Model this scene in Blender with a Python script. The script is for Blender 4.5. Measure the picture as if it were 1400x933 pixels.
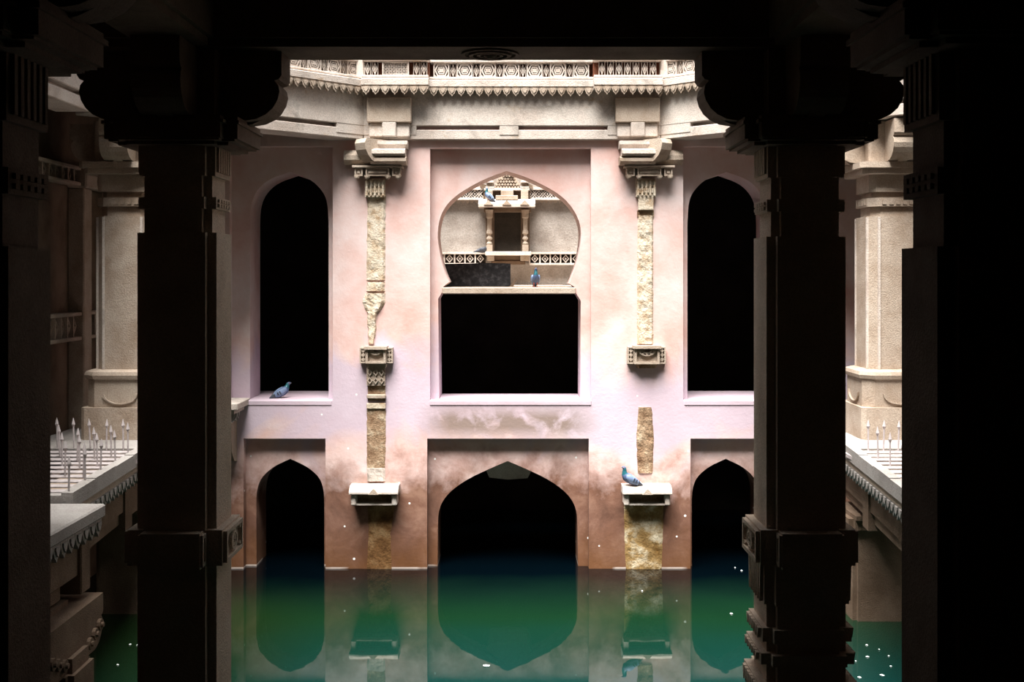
import bpy, bmesh, math, random
from mathutils import Vector, Matrix
from mathutils import noise as mnoise

for o in list(bpy.data.objects):
    bpy.data.objects.remove(o, do_unlink=True)
SC = bpy.context.scene
COL = SC.collection
R = random.Random(7)
PI = math.pi

# ------------------------------------------------------------------ camera, sky, sun, exposure
F = 1600.0                       # focal length in pixels of the 1400 px wide frame
cam_d = bpy.data.cameras.new('camera')
cam_d.sensor_width = 36.0
cam_d.lens = 36.0 * F / 1400.0
cam_d.shift_y = -90.5 / 1400.0
cam_d.clip_start = 0.05
cam = bpy.data.objects.new('camera', cam_d)
cam.location = (0, 0, 0)
cam.rotation_euler = (PI / 2, 0, 0)
COL.objects.link(cam)
SC.camera = cam

world = bpy.data.worlds.new('sky')
SC.world = world
world.use_nodes = True
bg = world.node_tree.nodes['Background']
bg.inputs[0].default_value = (0.90, 0.95, 1.0, 1)
bg.inputs[1].default_value = 0.4

sun_d = bpy.data.lights.new('sun', 'SUN')
sun_d.energy = 12.5
sun_d.angle = math.radians(44)
sun_d.color = (1.0, 0.97, 0.92)
sun = bpy.data.objects.new('sun', sun_d)
COL.objects.link(sun)
sun.rotation_euler = (math.radians(17), math.radians(-8), 0)      # high over the camera's back, grazing down the far wall
sun.location = (0, 6, 12)

SC.view_settings.view_transform = 'Standard'
SC.view_settings.look = 'None'
SC.view_settings.gamma = 1.0
SC.view_settings.use_curve_mapping = False
SC.view_settings.exposure = 0.74

WATER = -4.02
BED = -5.2

# ------------------------------------------------------------------ materials
def new_mat(name):
    m = bpy.data.materials.new(name)
    m.use_nodes = True
    nt = m.node_tree
    return m, nt, nt.nodes['Principled BSDF']

def nd(nt, t, **kw):
    n = nt.nodes.new(t)
    for k, v in kw.items():
        setattr(n, k, v)
    return n

def ramp(nt, src, stops):
    r = nd(nt, 'ShaderNodeValToRGB')
    while len(r.color_ramp.elements) < len(stops):
        r.color_ramp.elements.new(0.5)
    for e, (p, c) in zip(r.color_ramp.elements, stops):
        e.position = p
        e.color = c if len(c) == 4 else (*c, 1)
    nt.links.new(src, r.inputs[0])
    return r

def noise_n(nt, scale, detail=4, rough=0.55, vec=None, dist=0.0):
    n = nd(nt, 'ShaderNodeTexNoise')
    n.inputs['Scale'].default_value = scale
    n.inputs['Detail'].default_value = detail
    n.inputs['Roughness'].default_value = rough
    n.inputs['Distortion'].default_value = dist
    if vec is not None:
        nt.links.new(vec, n.inputs['Vector'])
    return n

def math_n(nt, op, a, b=None, c=None, clamp=False):
    n = nd(nt, 'ShaderNodeMath', operation=op)
    n.use_clamp = clamp
    for i, v in enumerate((a, b, c)):
        if v is None:
            continue
        if isinstance(v, (int, float)):
            n.inputs[i].default_value = v
        else:
            nt.links.new(v, n.inputs[i])
    return n.outputs[0]

def mix_c(nt, fac, a, b):
    n = nd(nt, 'ShaderNodeMix', data_type='RGBA')
    for sock, v in ((n.inputs[0], fac), (n.inputs[6], a), (n.inputs[7], b)):
        if isinstance(v, (int, float)):
            sock.default_value = v
        elif isinstance(v, tuple):
            sock.default_value = (*v, 1)
        else:
            nt.links.new(v, sock)
    return n.outputs[2]

def bump_n(nt, bsdf, h, strength, dist=0.02):
    b = nd(nt, 'ShaderNodeBump')
    b.inputs['Strength'].default_value = strength
    b.inputs['Distance'].default_value = dist
    nt.links.new(h, b.inputs['Height'])
    nt.links.new(b.outputs[0], bsdf.inputs['Normal'])

def stone(name, c1, c2, c3, scale=3.0, bump=0.5, grain=60, rough=0.9):
    m, nt, b = new_mat(name)
    g = nd(nt, 'ShaderNodeNewGeometry')
    n1 = noise_n(nt, scale, 6, 0.6, g.outputs['Position'])
    r = ramp(nt, n1.outputs[0], [(0.3, c1), (0.5, c2), (0.72, c3)])
    n2 = noise_n(nt, grain, 3, 0.6, g.outputs['Position'])
    gr = ramp(nt, n2.outputs[0], [(0.3, (0.72, 0.72, 0.72)), (0.7, (1.0, 1.0, 1.0))])
    mm = nd(nt, 'ShaderNodeMix', data_type='RGBA', blend_type='MULTIPLY')
    mm.inputs[0].default_value = 1.0
    nt.links.new(r.outputs[0], mm.inputs[6])
    nt.links.new(gr.outputs[0], mm.inputs[7])
    nt.links.new(mm.outputs[2], b.inputs['Base Color'])
    b.inputs['Roughness'].default_value = rough
    b.inputs['Specular IOR Level'].default_value = 0.2
    h = math_n(nt, 'ADD', n2.outputs[0], n1.outputs[0])
    bump_n(nt, b, h, bump, 0.012)
    return m

M = {}
M['sand'] = stone('carved_sandstone', (0.36, 0.27, 0.20), (0.46, 0.37, 0.295), (0.54, 0.455, 0.375))
M['pale'] = stone('pale_sandstone', (0.52, 0.43, 0.37), (0.64, 0.56, 0.50), (0.70, 0.64, 0.58), 2.2)
def weather(m, col, lo, hi, scale):
    nt = m.node_tree; b = nt.nodes['Principled BSDF']
    src = b.inputs['Base Color'].links[0].from_socket
    g = nd(nt, 'ShaderNodeNewGeometry')
    n = noise_n(nt, scale, 6, 0.65, g.outputs['Position'], 0.6)
    f = ramp(nt, n.outputs[0], [(lo, (0, 0, 0)), (hi, (1, 1, 1))]).outputs[0]
    nt.links.new(mix_c(nt, math_n(nt, 'MULTIPLY', f, 0.7), src, col), b.inputs['Base Color'])
weather(M['pale'], (0.24, 0.21, 0.18), 0.55, 0.70, 2.0)
weather(M['pale'], (0.40, 0.25, 0.12), 0.60, 0.74, 3.3)
M['dark'] = stone('brown_shaded_sandstone', (0.13, 0.085, 0.055), (0.19, 0.13, 0.09), (0.25, 0.18, 0.13), 2.5, 0.6, 70)  # gallery sandstone with shade put into its brown colour
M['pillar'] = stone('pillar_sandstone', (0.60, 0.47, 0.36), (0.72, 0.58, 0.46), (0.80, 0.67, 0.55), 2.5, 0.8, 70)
M['tide'] = stone('tide_stained_cream_stone', (0.17, 0.085, 0.02), (0.34, 0.22, 0.09), (0.85, 0.78, 0.60), 4.2, 1.0, 40)
M['tidebrown'] = stone('tide_stained_brown_stone', (0.10, 0.045, 0.014), (0.19, 0.095, 0.035), (0.34, 0.22, 0.11), 4.6, 1.0, 40)
M['redstone'] = stone('red_recessed_stone', (0.16, 0.055, 0.03), (0.22, 0.085, 0.05), (0.30, 0.14, 0.09), 3.0, 0.5, 60)
M['deep'] = stone('shade_darkened_stone', (0.030, 0.024, 0.018), (0.045, 0.036, 0.028), (0.065, 0.052, 0.04), 2.0, 0.4, 40)  # near-black colour stands in for the shade of the interiors
M['grey'] = stone('grey_masonry', (0.27, 0.225, 0.195), (0.37, 0.325, 0.29), (0.44, 0.395, 0.36), 4.0, 0.8, 35)
M['rough'] = stone('eroded_cream_stone', (0.42, 0.27, 0.15), (0.66, 0.55, 0.42), (0.80, 0.72, 0.60), 9.0, 1.0, 40)
M['brownrough'] = stone('eroded_ochre_stone', (0.20, 0.11, 0.06), (0.36, 0.24, 0.15), (0.62, 0.52, 0.38), 5.0, 1.0, 40)
M['black'] = stone('black_granite', (0.018, 0.018, 0.020), (0.032, 0.032, 0.036), (0.11, 0.11, 0.12), 16.0, 0.3, 90, 0.6)
M['plat'] = stone('worn_platform_stone', (0.29, 0.265, 0.245), (0.38, 0.35, 0.33), (0.45, 0.425, 0.405), 2.0, 0.4)

def plain(name, col, rough=0.6, metal=0.0, var=0.15, scale=8):
    m, nt, b = new_mat(name)
    g = nd(nt, 'ShaderNodeTexCoord')
    n = noise_n(nt, scale, 3, 0.5, g.outputs['Object'])
    lo = tuple(c * (1 - var) for c in col)
    hi = tuple(min(1, c * (1 + var)) for c in col)
    r = ramp(nt, n.outputs[0], [(0.3, lo), (0.7, hi)])
    nt.links.new(r.outputs[0], b.inputs['Base Color'])
    b.inputs['Roughness'].default_value = rough
    b.inputs['Metallic'].default_value = metal
    return m

M['metal'] = plain('weathered_pale_paint', (0.46, 0.41, 0.41), 0.5, 0.0, 0.2, 20)
M['bird'] = plain('blue_grey_feathers', (0.055, 0.085, 0.17), 0.6, 0, 0.25, 20)
M['birdpale'] = plain('pale_wing_feathers', (0.15, 0.21, 0.34), 0.6, 0, 0.2, 20)
M['birddark'] = plain('dark_feathers', (0.035, 0.04, 0.055), 0.55, 0, 0.3, 20)
M['neck'] = plain('teal_neck_feathers', (0.02, 0.12, 0.15), 0.35, 0.2, 0.3, 20)
M['beak'] = plain('grey_beak', (0.10, 0.09, 0.09), 0.5)
M['leg'] = plain('red_bird_leg', (0.40, 0.10, 0.08), 0.6)
M['eye'] = plain('orange_eye', (0.55, 0.15, 0.02), 0.2)
M['fleck'] = plain('white_down', (0.9, 0.9, 0.9), 0.8, 0, 0.03)

def make_plaster():
    m, nt, b = new_mat('stained_pink_plaster')
    g = nd(nt, 'ShaderNodeNewGeometry')
    pos = g.outputs['Position']
    s = nd(nt, 'ShaderNodeSeparateXYZ')
    nt.links.new(pos, s.inputs[0])
    X, Z = s.outputs['X'], s.outputs['Z']
    na = noise_n(nt, 1.1, 5, 0.6, pos, 0.4)
    nb = noise_n(nt, 2.7, 6, 0.65, pos, 0.2)
    nc = noise_n(nt, 0.8, 4, 0.6, pos, 0.8)
    base = ramp(nt, na.outputs[0], [(0.32, (0.58, 0.335, 0.29)), (0.46, (0.66, 0.455, 0.42)), (0.60, (0.71, 0.565, 0.545)), (0.72, (0.75, 0.655, 0.65))]).outputs[0]
    fine = ramp(nt, nb.outputs[0], [(0.35, (0.60, 0.38, 0.33)), (0.65, (0.71, 0.585, 0.565))]).outputs[0]
    base = mix_c(nt, 0.35, base, fine)
    # patches of lavender limewash between the two storeys
    zl = math_n(nt, 'ADD', Z, 1.75)
    zl = math_n(nt, 'ABSOLUTE', zl)
    lav = math_n(nt, 'MULTIPLY_ADD', zl, -1.1, 0.72)
    lav = math_n(nt, 'MULTIPLY_ADD', nc.outputs[0], 2.6, math_n(nt, 'SUBTRACT', lav, 1.15))
    lav = math_n(nt, 'MULTIPLY', lav, 2.2, clamp=True)
    base = mix_c(nt, math_n(nt, 'MULTIPLY', lav, 0.7), base, (0.52, 0.44, 0.55))
    # soot-grey damp below the middle sill
    ax = math_n(nt, 'ABSOLUTE', math_n(nt, 'ADD', X, 0.05))
    a1 = math_n(nt, 'MULTIPLY_ADD', ax, -2.0, 2.6, clamp=True)
    a2 = math_n(nt, 'MULTIPLY_ADD', math_n(nt, 'ABSOLUTE', math_n(nt, 'ADD', Z, 2.02)), -4.0, 1.25, clamp=True)
    nd2 = ramp(nt, noise_n(nt, 3.2, 5, 0.6, pos, 0.3).outputs[0], [(0.26, (0, 0, 0)), (0.50, (1, 1, 1))]).outputs[0]
    sm = math_n(nt, 'MULTIPLY', math_n(nt, 'MULTIPLY', a1, a2), nd2)
    base = mix_c(nt, math_n(nt, 'MULTIPLY', sm, 0.92), base, (0.22, 0.16, 0.13))
    # brown tide stain above the water
    zz = math_n(nt, 'MULTIPLY_ADD', nb.outputs[0], 1.0, Z)
    zz = math_n(nt, 'MULTIPLY_ADD', nc.outputs[0], 0.9, zz)
    st = math_n(nt, 'MULTIPLY_ADD', zz, -1.9, -2.9, clamp=True)
    brown = ramp(nt, noise_n(nt, 2.0, 6, 0.65, pos, 0.5).outputs[0], [(0.34, (0.085, 0.032, 0.014)), (0.5, (0.15, 0.066, 0.038)), (0.66, (0.25, 0.135, 0.09))]).outputs[0]
    base = mix_c(nt, math_n(nt, 'MULTIPLY', st, 0.95), base, brown)
    # darkest at the tide line
    lo = math_n(nt, 'MULTIPLY_ADD', math_n(nt, 'MULTIPLY_ADD', nb.outputs[0], 0.9, Z), -1.6, -4.75, clamp=True)
    base = mix_c(nt, math_n(nt, 'MULTIPLY', lo, 0.75), base, (0.13, 0.052, 0.014))
    # thin pale tide line right above the water
    tl = math_n(nt, 'COMPARE', Z, WATER + 0.008, 0.014)
    tn = ramp(nt, noise_n(nt, 1.7, 2, 0.5, pos).outputs[0], [(0.42, (0, 0, 0)), (0.5, (1, 1, 1))]).outputs[0]
    base = mix_c(nt, math_n(nt, 'MULTIPLY', math_n(nt, 'MULTIPLY', tl, tn), 0.8), base, (0.55, 0.47, 0.42))
    # droppings
    v = nd(nt, 'ShaderNodeTexVoronoi')
    v.inputs['Scale'].default_value = 3.3
    nt.links.new(pos, v.inputs['Vector'])
    dp = math_n(nt, 'LESS_THAN', v.outputs['Distance'], 0.055)
    dp = math_n(nt, 'MULTIPLY', dp, math_n(nt, 'LESS_THAN', Z, -1.6))
    base = mix_c(nt, dp, base, (0.85, 0.84, 0.82))
    nt.links.new(base, b.inputs['Base Color'])
    b.inputs['Roughness'].default_value = 0.88
    b.inputs['Specular IOR Level'].default_value = 0.25
    h = math_n(nt, 'MULTIPLY_ADD', noise_n(nt, 25, 4, 0.6, pos).outputs[0], 0.4, nb.outputs[0])
    bump_n(nt, b, h, 0.28, 0.02)
    return m
M['plaster'] = make_plaster()

def make_water():
    m, nt, b = new_mat('still_green_water')
    g = nd(nt, 'ShaderNodeNewGeometry')
    pos = g.outputs['Position']
    s = nd(nt, 'ShaderNodeSeparateXYZ')
    nt.links.new(pos, s.inputs[0])
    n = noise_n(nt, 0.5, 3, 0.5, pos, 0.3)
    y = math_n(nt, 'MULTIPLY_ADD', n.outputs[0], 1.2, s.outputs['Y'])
    y = math_n(nt, 'MULTIPLY_ADD', y, 0.2, -2.3)           # near-black towards the well, green to teal on the near side
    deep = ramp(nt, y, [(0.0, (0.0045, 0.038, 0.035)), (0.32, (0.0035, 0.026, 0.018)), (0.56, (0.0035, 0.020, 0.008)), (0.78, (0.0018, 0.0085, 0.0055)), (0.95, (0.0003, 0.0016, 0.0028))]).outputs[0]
    lf = math_n(nt, 'MULTIPLY_ADD', math_n(nt, 'MULTIPLY_ADD', n.outputs[0], 1.5, s.outputs['X']), -0.9, -1.0, clamp=True)
    nearer = math_n(nt, 'MULTIPLY_ADD', s.outputs['Y'], -0.5, 7.6, clamp=True)
    deep = mix_c(nt, math_n(nt, 'MULTIPLY', math_n(nt, 'MULTIPLY', lf, nearer), 0.75), deep, (0.007, 0.016, 0.003))
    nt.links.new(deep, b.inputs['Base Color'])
    b.inputs['Roughness'].default_value = 0.02
    b.inputs['IOR'].default_value = 1.333
    bump_n(nt, b, noise_n(nt, 2.2, 2, 0.5, pos).outputs[0], 0.03, 0.03)
    return m
M['water'] = make_water()

# ------------------------------------------------------------------ mesh helpers
def link(o):
    COL.objects.link(o)
    return o

def empty(name, loc, label=None, cat=None, group=None, rz=0.0):
    o = bpy.data.objects.new(name, None)
    o.empty_display_size = 0.1
    o.location = loc
    o.rotation_euler = (0, 0, rz)
    link(o)
    tag(o, label, cat, group)
    return o

def tag(o, label=None, cat=None, group=None, kind=None):
    if label: o['label'] = label
    if cat: o['category'] = cat
    if group: o['group'] = group
    if kind: o['kind'] = kind
    return o

def bm_mesh(bm, name, mat, smooth=False):
    me = bpy.data.meshes.new(name)
    bmesh.ops.recalc_face_normals(bm, faces=bm.faces)
    bm.to_mesh(me)
    bm.free()
    me.materials.append(M[mat] if isinstance(mat, str) else mat)
    if smooth:
        for p in me.polygons: p.use_smooth = True
    return me

def place(name, me, parent=None, loc=(0, 0, 0), rot=(0, 0, 0), scale=None):
    o = bpy.data.objects.new(name, me)
    o.location = loc
    o.rotation_euler = rot
    if scale: o.scale = scale
    if parent: o.parent = parent
    return link(o)

def obj(name, bm, mat, parent=None, smooth=False, origin=None):
    """bm holds coordinates in the parent's space; the object gets its own origin at the mesh's base centre"""
    vs = [v.co for v in bm.verts]
    c = Vector(((min(v.x for v in vs) + max(v.x for v in vs)) / 2, (min(v.y for v in vs) + max(v.y for v in vs)) / 2, min(v.z for v in vs)))
    bmesh.ops.translate(bm, verts=bm.verts, vec=-c)
    return place(name, bm_mesh(bm, name, mat, smooth), parent, c)

def box(bm, x0, x1, y0, y1, z0, z1, bev=0.0):
    r = bmesh.ops.create_cube(bm, size=1.0)
    vs = r['verts']
    bmesh.ops.scale(bm, verts=vs, vec=(abs(x1 - x0), abs(y1 - y0), abs(z1 - z0)))
    bmesh.ops.translate(bm, verts=vs, vec=((x0 + x1) / 2, (y0 + y1) / 2, (z0 + z1) / 2))
    if bev > 0:
        es = list({e for v in vs for e in v.link_edges})
        bmesh.ops.bevel(bm, geom=es, offset=bev, segments=1, affect='EDGES', profile=0.5)

def B(*a, **k):
    bm = bmesh.new()
    box(bm, *a, **k)
    return bm

def prism(bm, pts, a, b, axis='y'):
    """closed outline pts extruded from a to b along an axis; pts are (x,z) for y, (y,z) for x, (x,y) for z"""
    def mk(p, t):
        return {'y': (p[0], t, p[1]), 'x': (t, p[0], p[1]), 'z': (p[0], p[1], t)}[axis]
    v0 = [bm.verts.new(mk(p, a)) for p in pts]
    v1 = [bm.verts.new(mk(p, b)) for p in pts]
    n = len(pts)
    bm.faces.new(v0)
    bm.faces.new(list(reversed(v1)))
    for i in range(n):
        bm.faces.new((v0[i], v1[i], v1[(i + 1) % n], v0[(i + 1) % n]))

def lathe(bm, prof, cx, cy, n=12, ph=0.0):
    rings = []
    for r, z in prof:
        rings.append([bm.verts.new((cx + r * math.cos(2 * PI * k / n + ph), cy + r * math.sin(2 * PI * k / n + ph), z)) for k in range(n)])
    for a, b in zip(rings, rings[1:]):
        for k in range(n):
            bm.faces.new((a[k], a[(k + 1) % n], b[(k + 1) % n], b[k]))
    bm.faces.new(list(reversed(rings[0])))
    bm.faces.new(rings[-1])

def loft(bm, rings, cap=True):
    vr = [[bm.verts.new(p) for p in r] for r in rings]
    n = len(vr[0])
    for a, b in zip(vr, vr[1:]):
        for k in range(n):
            bm.faces.new((a[k], a[(k + 1) % n], b[(k + 1) % n], b[k]))
    if cap:
        bm.faces.new(list(reversed(vr[0])))
        bm.faces.new(vr[-1])

def plate(name, loops, y0, y1, mat, parent=None, axis='y'):
    """flat plate with holes (first loop outside), loops are (x,z) for axis y, (x,y) for axis z"""
    cu = bpy.data.curves.new(name, 'CURVE')
    cu.dimensions = '2D'
    cu.fill_mode = 'BOTH'
    cu.extrude = abs(y1 - y0) / 2
    for lp in loops:
        sp = cu.splines.new('POLY')
        sp.points.add(len(lp) - 1)
        for p, q in zip(sp.points, lp):
            p.co = (q[0], q[1], 0, 1)
        sp.use_cyclic_u = True
    t = bpy.data.objects.new('tmp', cu)
    COL.objects.link(t)
    dg = bpy.context.evaluated_depsgraph_get()
    me = bpy.data.meshes.new_from_object(t.evaluated_get(dg))
    bpy.data.objects.remove(t, do_unlink=True)
    bpy.data.curves.remove(cu)
    me.name = name
    mid = (y0 + y1) / 2
    for v in me.vertices:
        x, z, e = v.co
        v.co = (x, mid - e, z) if axis == 'y' else (x, z, mid + e)
    me.materials.clear()
    me.materials.append(M[mat])
    for p in me.polygons:
        p.use_smooth = False
        p.material_index = 0
    me.update()
    return place(name, me, parent)

def rect(x0, x1, z0, z1):
    return [(x0, z0), (x1, z0), (x1, z1), (x0, z1)]

def px(x, y, d):
    return (x - 700) / F * d, (376 - y) / F * d

def W(pts):                      # photograph points on the far wall, 1 m = 100 px there
    return [((x - 700) / 100.0, (376 - y) / 100.0) for x, y in pts]

def smooth_poly(pts, it=2, keep=()):
    """Chaikin corner cutting on an open polyline"""
    for _ in range(it):
        q = [pts[0]]
        for a, b in zip(pts, pts[1:]):
            q.append((a[0] * .75 + b[0] * .25, a[1] * .75 + b[1] * .25))
            q.append((a[0] * .25 + b[0] * .75, a[1] * .25 + b[1] * .75))
        q.append(pts[-1])
        pts = q
    return pts

# ------------------------------------------------------------------ the setting: far wall with its arches
AX = -0.055                       # axis of symmetry of the far wall
mir = lambda pts: [(2 * AX - x, z) for x, z in pts]
P_UC = rect(-1.12, 1.08, -1.72, 1.73)
P_LC = rect(-1.16, 1.05, -5.1, -2.24)
P_UL = rect(-3.86, -2.45, -1.72, 1.76)
P_LL = rect(-3.67, -2.55, -5.1, -2.24)
wall = plate('wall_back', [rect(-5.65, 5.65, BED, 2.35), P_UC, P_LC, P_UL, mir(P_UL), P_LL, mir(P_LL)], 16.0, 16.15, 'plaster')
tag(wall, kind='structure')

key_l = W([(692.5, 232.5), (674, 239), (655, 247), (632, 260), (615, 273), (603.6, 288.4), (598.4, 306), (597, 325), (600, 346), (606, 370), (613, 386)])
key_r = W([(692.5, 232.5), (714, 239), (735.6, 248), (761.5, 262), (778, 276), (790, 294), (795.7, 313), (795, 332), (789, 363), (779, 388)])
KEY = smooth_poly(key_l, 2) + W([(604.5, 393), (604.5, 398), (598, 409), (599.5, 548)]) + W([(794.5, 548), (795, 412), (787, 399), (787, 393)]) + list(reversed(smooth_poly(key_r, 2)))[:-1]
low_l = W([(694, 633), (673, 642), (642, 656), (618, 672), (604.5, 687), (598.5, 703), (597.5, 725)])
LOWC = smooth_poly(low_l, 2)
LOWC = LOWC + [(-1.03, -5.1)] + [(0.93, -5.1)] + list(reversed([(2 * -0.06 - x, z) for x, z in LOWC]))[:-1]
ul = W([(393.5, 234), (364, 244), (347, 260), (339.5, 279), (338.5, 305)])
ur = W([(393.5, 234), (421, 243), (438, 259), (445.5, 275), (447, 305)])
UPL = smooth_poly(ul, 2) + W([(338.5, 548), (447, 548)]) + list(reversed(smooth_poly(ur, 2)))[:-1]
ll = W([(394, 630), (370, 641), (353, 657), (347.5, 675), (347, 690)])
lr = W([(394, 630), (418, 641), (434, 655), (440, 670), (441, 690)])
LOL = smooth_poly(ll, 2) + [(-3.52, -5.1), (-2.59, -5.1)] + list(reversed(smooth_poly(lr, 2)))[:-1]
E = 0.06
def grow(p): 
    xs = [q[0] for q in p]; zs = [q[1] for q in p]
    return rect(min(xs) - E, max(xs) + E, min(zs) - E, max(zs) + E)
for pan, hole in ((P_UC, KEY), (P_LC, LOWC), (P_UL, UPL), (mir(P_UL), mir(UPL)), (P_LL, LOL), (mir(P_LL), mir(LOL))):
    plate('arched_panel', [grow(pan), hole], 16.15, 16.8, 'plaster', wall)
# sills, one slab each
for x0, x1, d1 in ((-1.13, 1.09, 16.9), (-3.86, -2.46, 17.3), (2 * AX + 2.46, 2 * AX + 3.86, 17.3)):
    obj('sill', B(x0, x1, 15.99, d1, -1.79, -1.715, bev=0.012), 'plaster', wall)
# imposts where the keyhole arch meets the storey floor
fl = obj('floor_beam', B(-0.965, 0.88, 16.12, 19.95, -0.265, -0.172, bev=0.012), 'sand', wall)
# a pale stone added in the lower arch's crown paints a glimpse of lit vault
bm = bmesh.new()
prism(bm, W([(664, 652), (694, 630), (728, 650), (722, 662), (694, 664), (668, 661)]), 16.45, 17.2)
obj('lit_vault_patch', bm, 'pale', wall)

# side walls, rear wall, ceiling, floor, pool bed
def struct(name, bm, mat):
    return tag(obj(name, bm, mat), kind='structure')
wl = struct('wall_left', B(-6.0, -5.6, -4.4, 20.4, BED, 2.35), 'dark')
wr = struct('wall_right', B(5.6, 6.0, -4.4, 20.4, BED, 2.35), 'dark')
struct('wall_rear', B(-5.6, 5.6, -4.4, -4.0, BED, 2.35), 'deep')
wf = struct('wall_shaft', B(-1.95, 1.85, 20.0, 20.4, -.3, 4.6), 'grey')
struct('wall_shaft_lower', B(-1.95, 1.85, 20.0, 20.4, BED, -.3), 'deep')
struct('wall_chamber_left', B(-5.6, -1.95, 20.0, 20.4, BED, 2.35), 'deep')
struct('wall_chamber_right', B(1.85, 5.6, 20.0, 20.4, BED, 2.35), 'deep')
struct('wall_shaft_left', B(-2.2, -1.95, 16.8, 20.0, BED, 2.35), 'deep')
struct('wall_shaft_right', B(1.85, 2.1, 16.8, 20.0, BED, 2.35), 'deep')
OPEN = [(-4.75, 9.0), (4.75, 9.0), (4.75, 13.2), (2.02, 15.95), (-2.02, 15.95), (-4.75, 13.2)]
ceil = plate('ceiling', [rect(-6.0, 6.0, -4.4, 20.4), OPEN, rect(-1.95, 1.85, 17.3, 19.98)], 2.35, 2.43, 'dark', axis='z')
tag(ceil, kind='structure')
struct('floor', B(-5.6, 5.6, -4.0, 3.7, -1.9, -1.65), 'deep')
bedo = struct('floor_pool', B(-6.0, 6.0, -4.4, 20.4, BED - 0.2, BED), 'deep')

# the storeys above the light well go on upwards
struct('wall_upper_near', B(-5.6, 5.6, 8.2, 8.4, 2.43, 6.0), 'dark')
struct('wall_upper_left', B(-5.6, -5.4, 8.4, 20.4, 2.43, 6.0), 'dark')
struct('wall_upper_right', B(5.4, 5.6, 8.4, 20.4, 2.43, 6.0), 'dark')

# masonry blocks of the shaft wall (seen through the keyhole arch)
def blocks(parent, x0, x1, rows, mat, y, th, seed, face='y', sign=-1, wmin=.5, wmax=1.0):
    rr = random.Random(seed)
    for (z0, z1) in rows:
        x = x0 - rr.random() * .4
        while x < x1:
            w = wmin + rr.random() * (wmax - wmin)
            a, b = max(x, x0), min(x + w, x1)
            if b - a > .08:
                t = th + rr.random() * .012
                if face == 'y':
                    obj('stone_block', B(a + .006, b - .006, y - t, y + .02, z0 + .006, z1 - .006, bev=.01), mat, parent)
                else:
                    xa, xb = (y - .02, y + t) if sign > 0 else (y - t, y + .02)
                    obj('stone_block', B(xa, xb, a + .003, b - .003, z0 + .006, z1 - .006, bev=.01), mat, parent)
            x += w
# shaft wall scale: 80 px per metre at d=20
S = lambda x, y, d=20.0: ((x - 700) / F * d, (376 - y) / F * d)
rowsz = [(-.17, .17), (.40, .70), (.70, 1.03), (1.03, 1.24), (1.46, 1.75), (1.75, 2.05), (2.05, 2.35)]
blocks(wf, -1.93, -0.56, rowsz, 'grey', 20.0, .05, 3, wmin=.6, wmax=1.1)
blocks(wf, 0.42, 1.83, rowsz, 'grey', 20.0, .05, 4, wmin=.6, wmax=1.1)
blocks(wf, -0.56, 0.42, [(-.17, .14), (1.9, 2.35)], 'grey', 20.0, .05, 5)
# blocks of the left gallery wall
blocks(wl, 13.0, 15.98, [(-1.95, -1.35), (-1.35, -.82)], 'sand', -5.6, .05, 8, face='x', sign=1, wmin=.9, wmax=1.5)
blocks(wl, 13.0, 15.98, [(-.47, .2), (.2, .85), (.85, 1.12), (1.36, 1.8)], 'sand', -5.6, .05, 9, face='x', sign=1, wmin=.9, wmax=1.5)
blocks(wr, 13.0, 15.98, [(-1.7, -1.15), (-1.15, -.55), (-.55, .1), (.1, .75), (.75, 1.4), (1.4, 1.8)], 'dark', 5.6, .05, 10, face='x', sign=-1, wmin=.9, wmax=1.5)

# ------------------------------------------------------------------ small carved meshes, shared between copies
def petal_mesh(w=.118, h=.13, mat='sand', name='petal'):
    bm = bmesh.new()
    out = [(-w / 2, 0), (w / 2, 0), (w / 2, -.3 * h), (w * .36, -.52 * h), (w * .3, -.7 * h), (w * .13, -.82 * h), (0, -h), (-w * .13, -.82 * h), (-w * .3, -.7 * h), (-w * .36, -.52 * h), (-w / 2, -.3 * h)]
    prism(bm, out, 0, .035)
    prism(bm, [(x * .55, z * .55 - .16 * h) for x, z in out], -.012, .002)
    return bm_mesh(bm, name, mat)
PETAL = petal_mesh()
PETAL_D = petal_mesh(.13, .13, 'plat')
PETAL_S = petal_mesh(.075, .06, 'sand')

def ring_poly(bm, outer, inner, y0, y1):
    n = len(outer)
    a = [bm.verts.new((p[0], y0, p[1])) for p in outer]
    b = [bm.verts.new((p[0], y0, p[1])) for p in inner]
    c = [bm.verts.new((p[0], y1, p[1])) for p in outer]
    d = [bm.verts.new((p[0], y1, p[1])) for p in inner]
    for i in range(n):
        j = (i + 1) % n
        bm.faces.new((a[i], a[j], b[j], b[i]))
        bm.faces.new((a[i], c[i], c[j], a[j]))
        bm.faces.new((b[i], b[j], d[j], d[i]))

def ring_rect(bm, x0, x1, z0, z1, t, y0, y1):
    ring_poly(bm, rect(x0, x1, z0, z1), rect(x0 + t, x1 - t, z0 + t, z1 - t), y0, y1)

def hexp(w, h):
    return [(-w / 2, 0), (-w * .3, h / 2), (w * .3, h / 2), (w / 2, 0), (w * .3, -h / 2), (-w * .3, -h / 2)]

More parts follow.
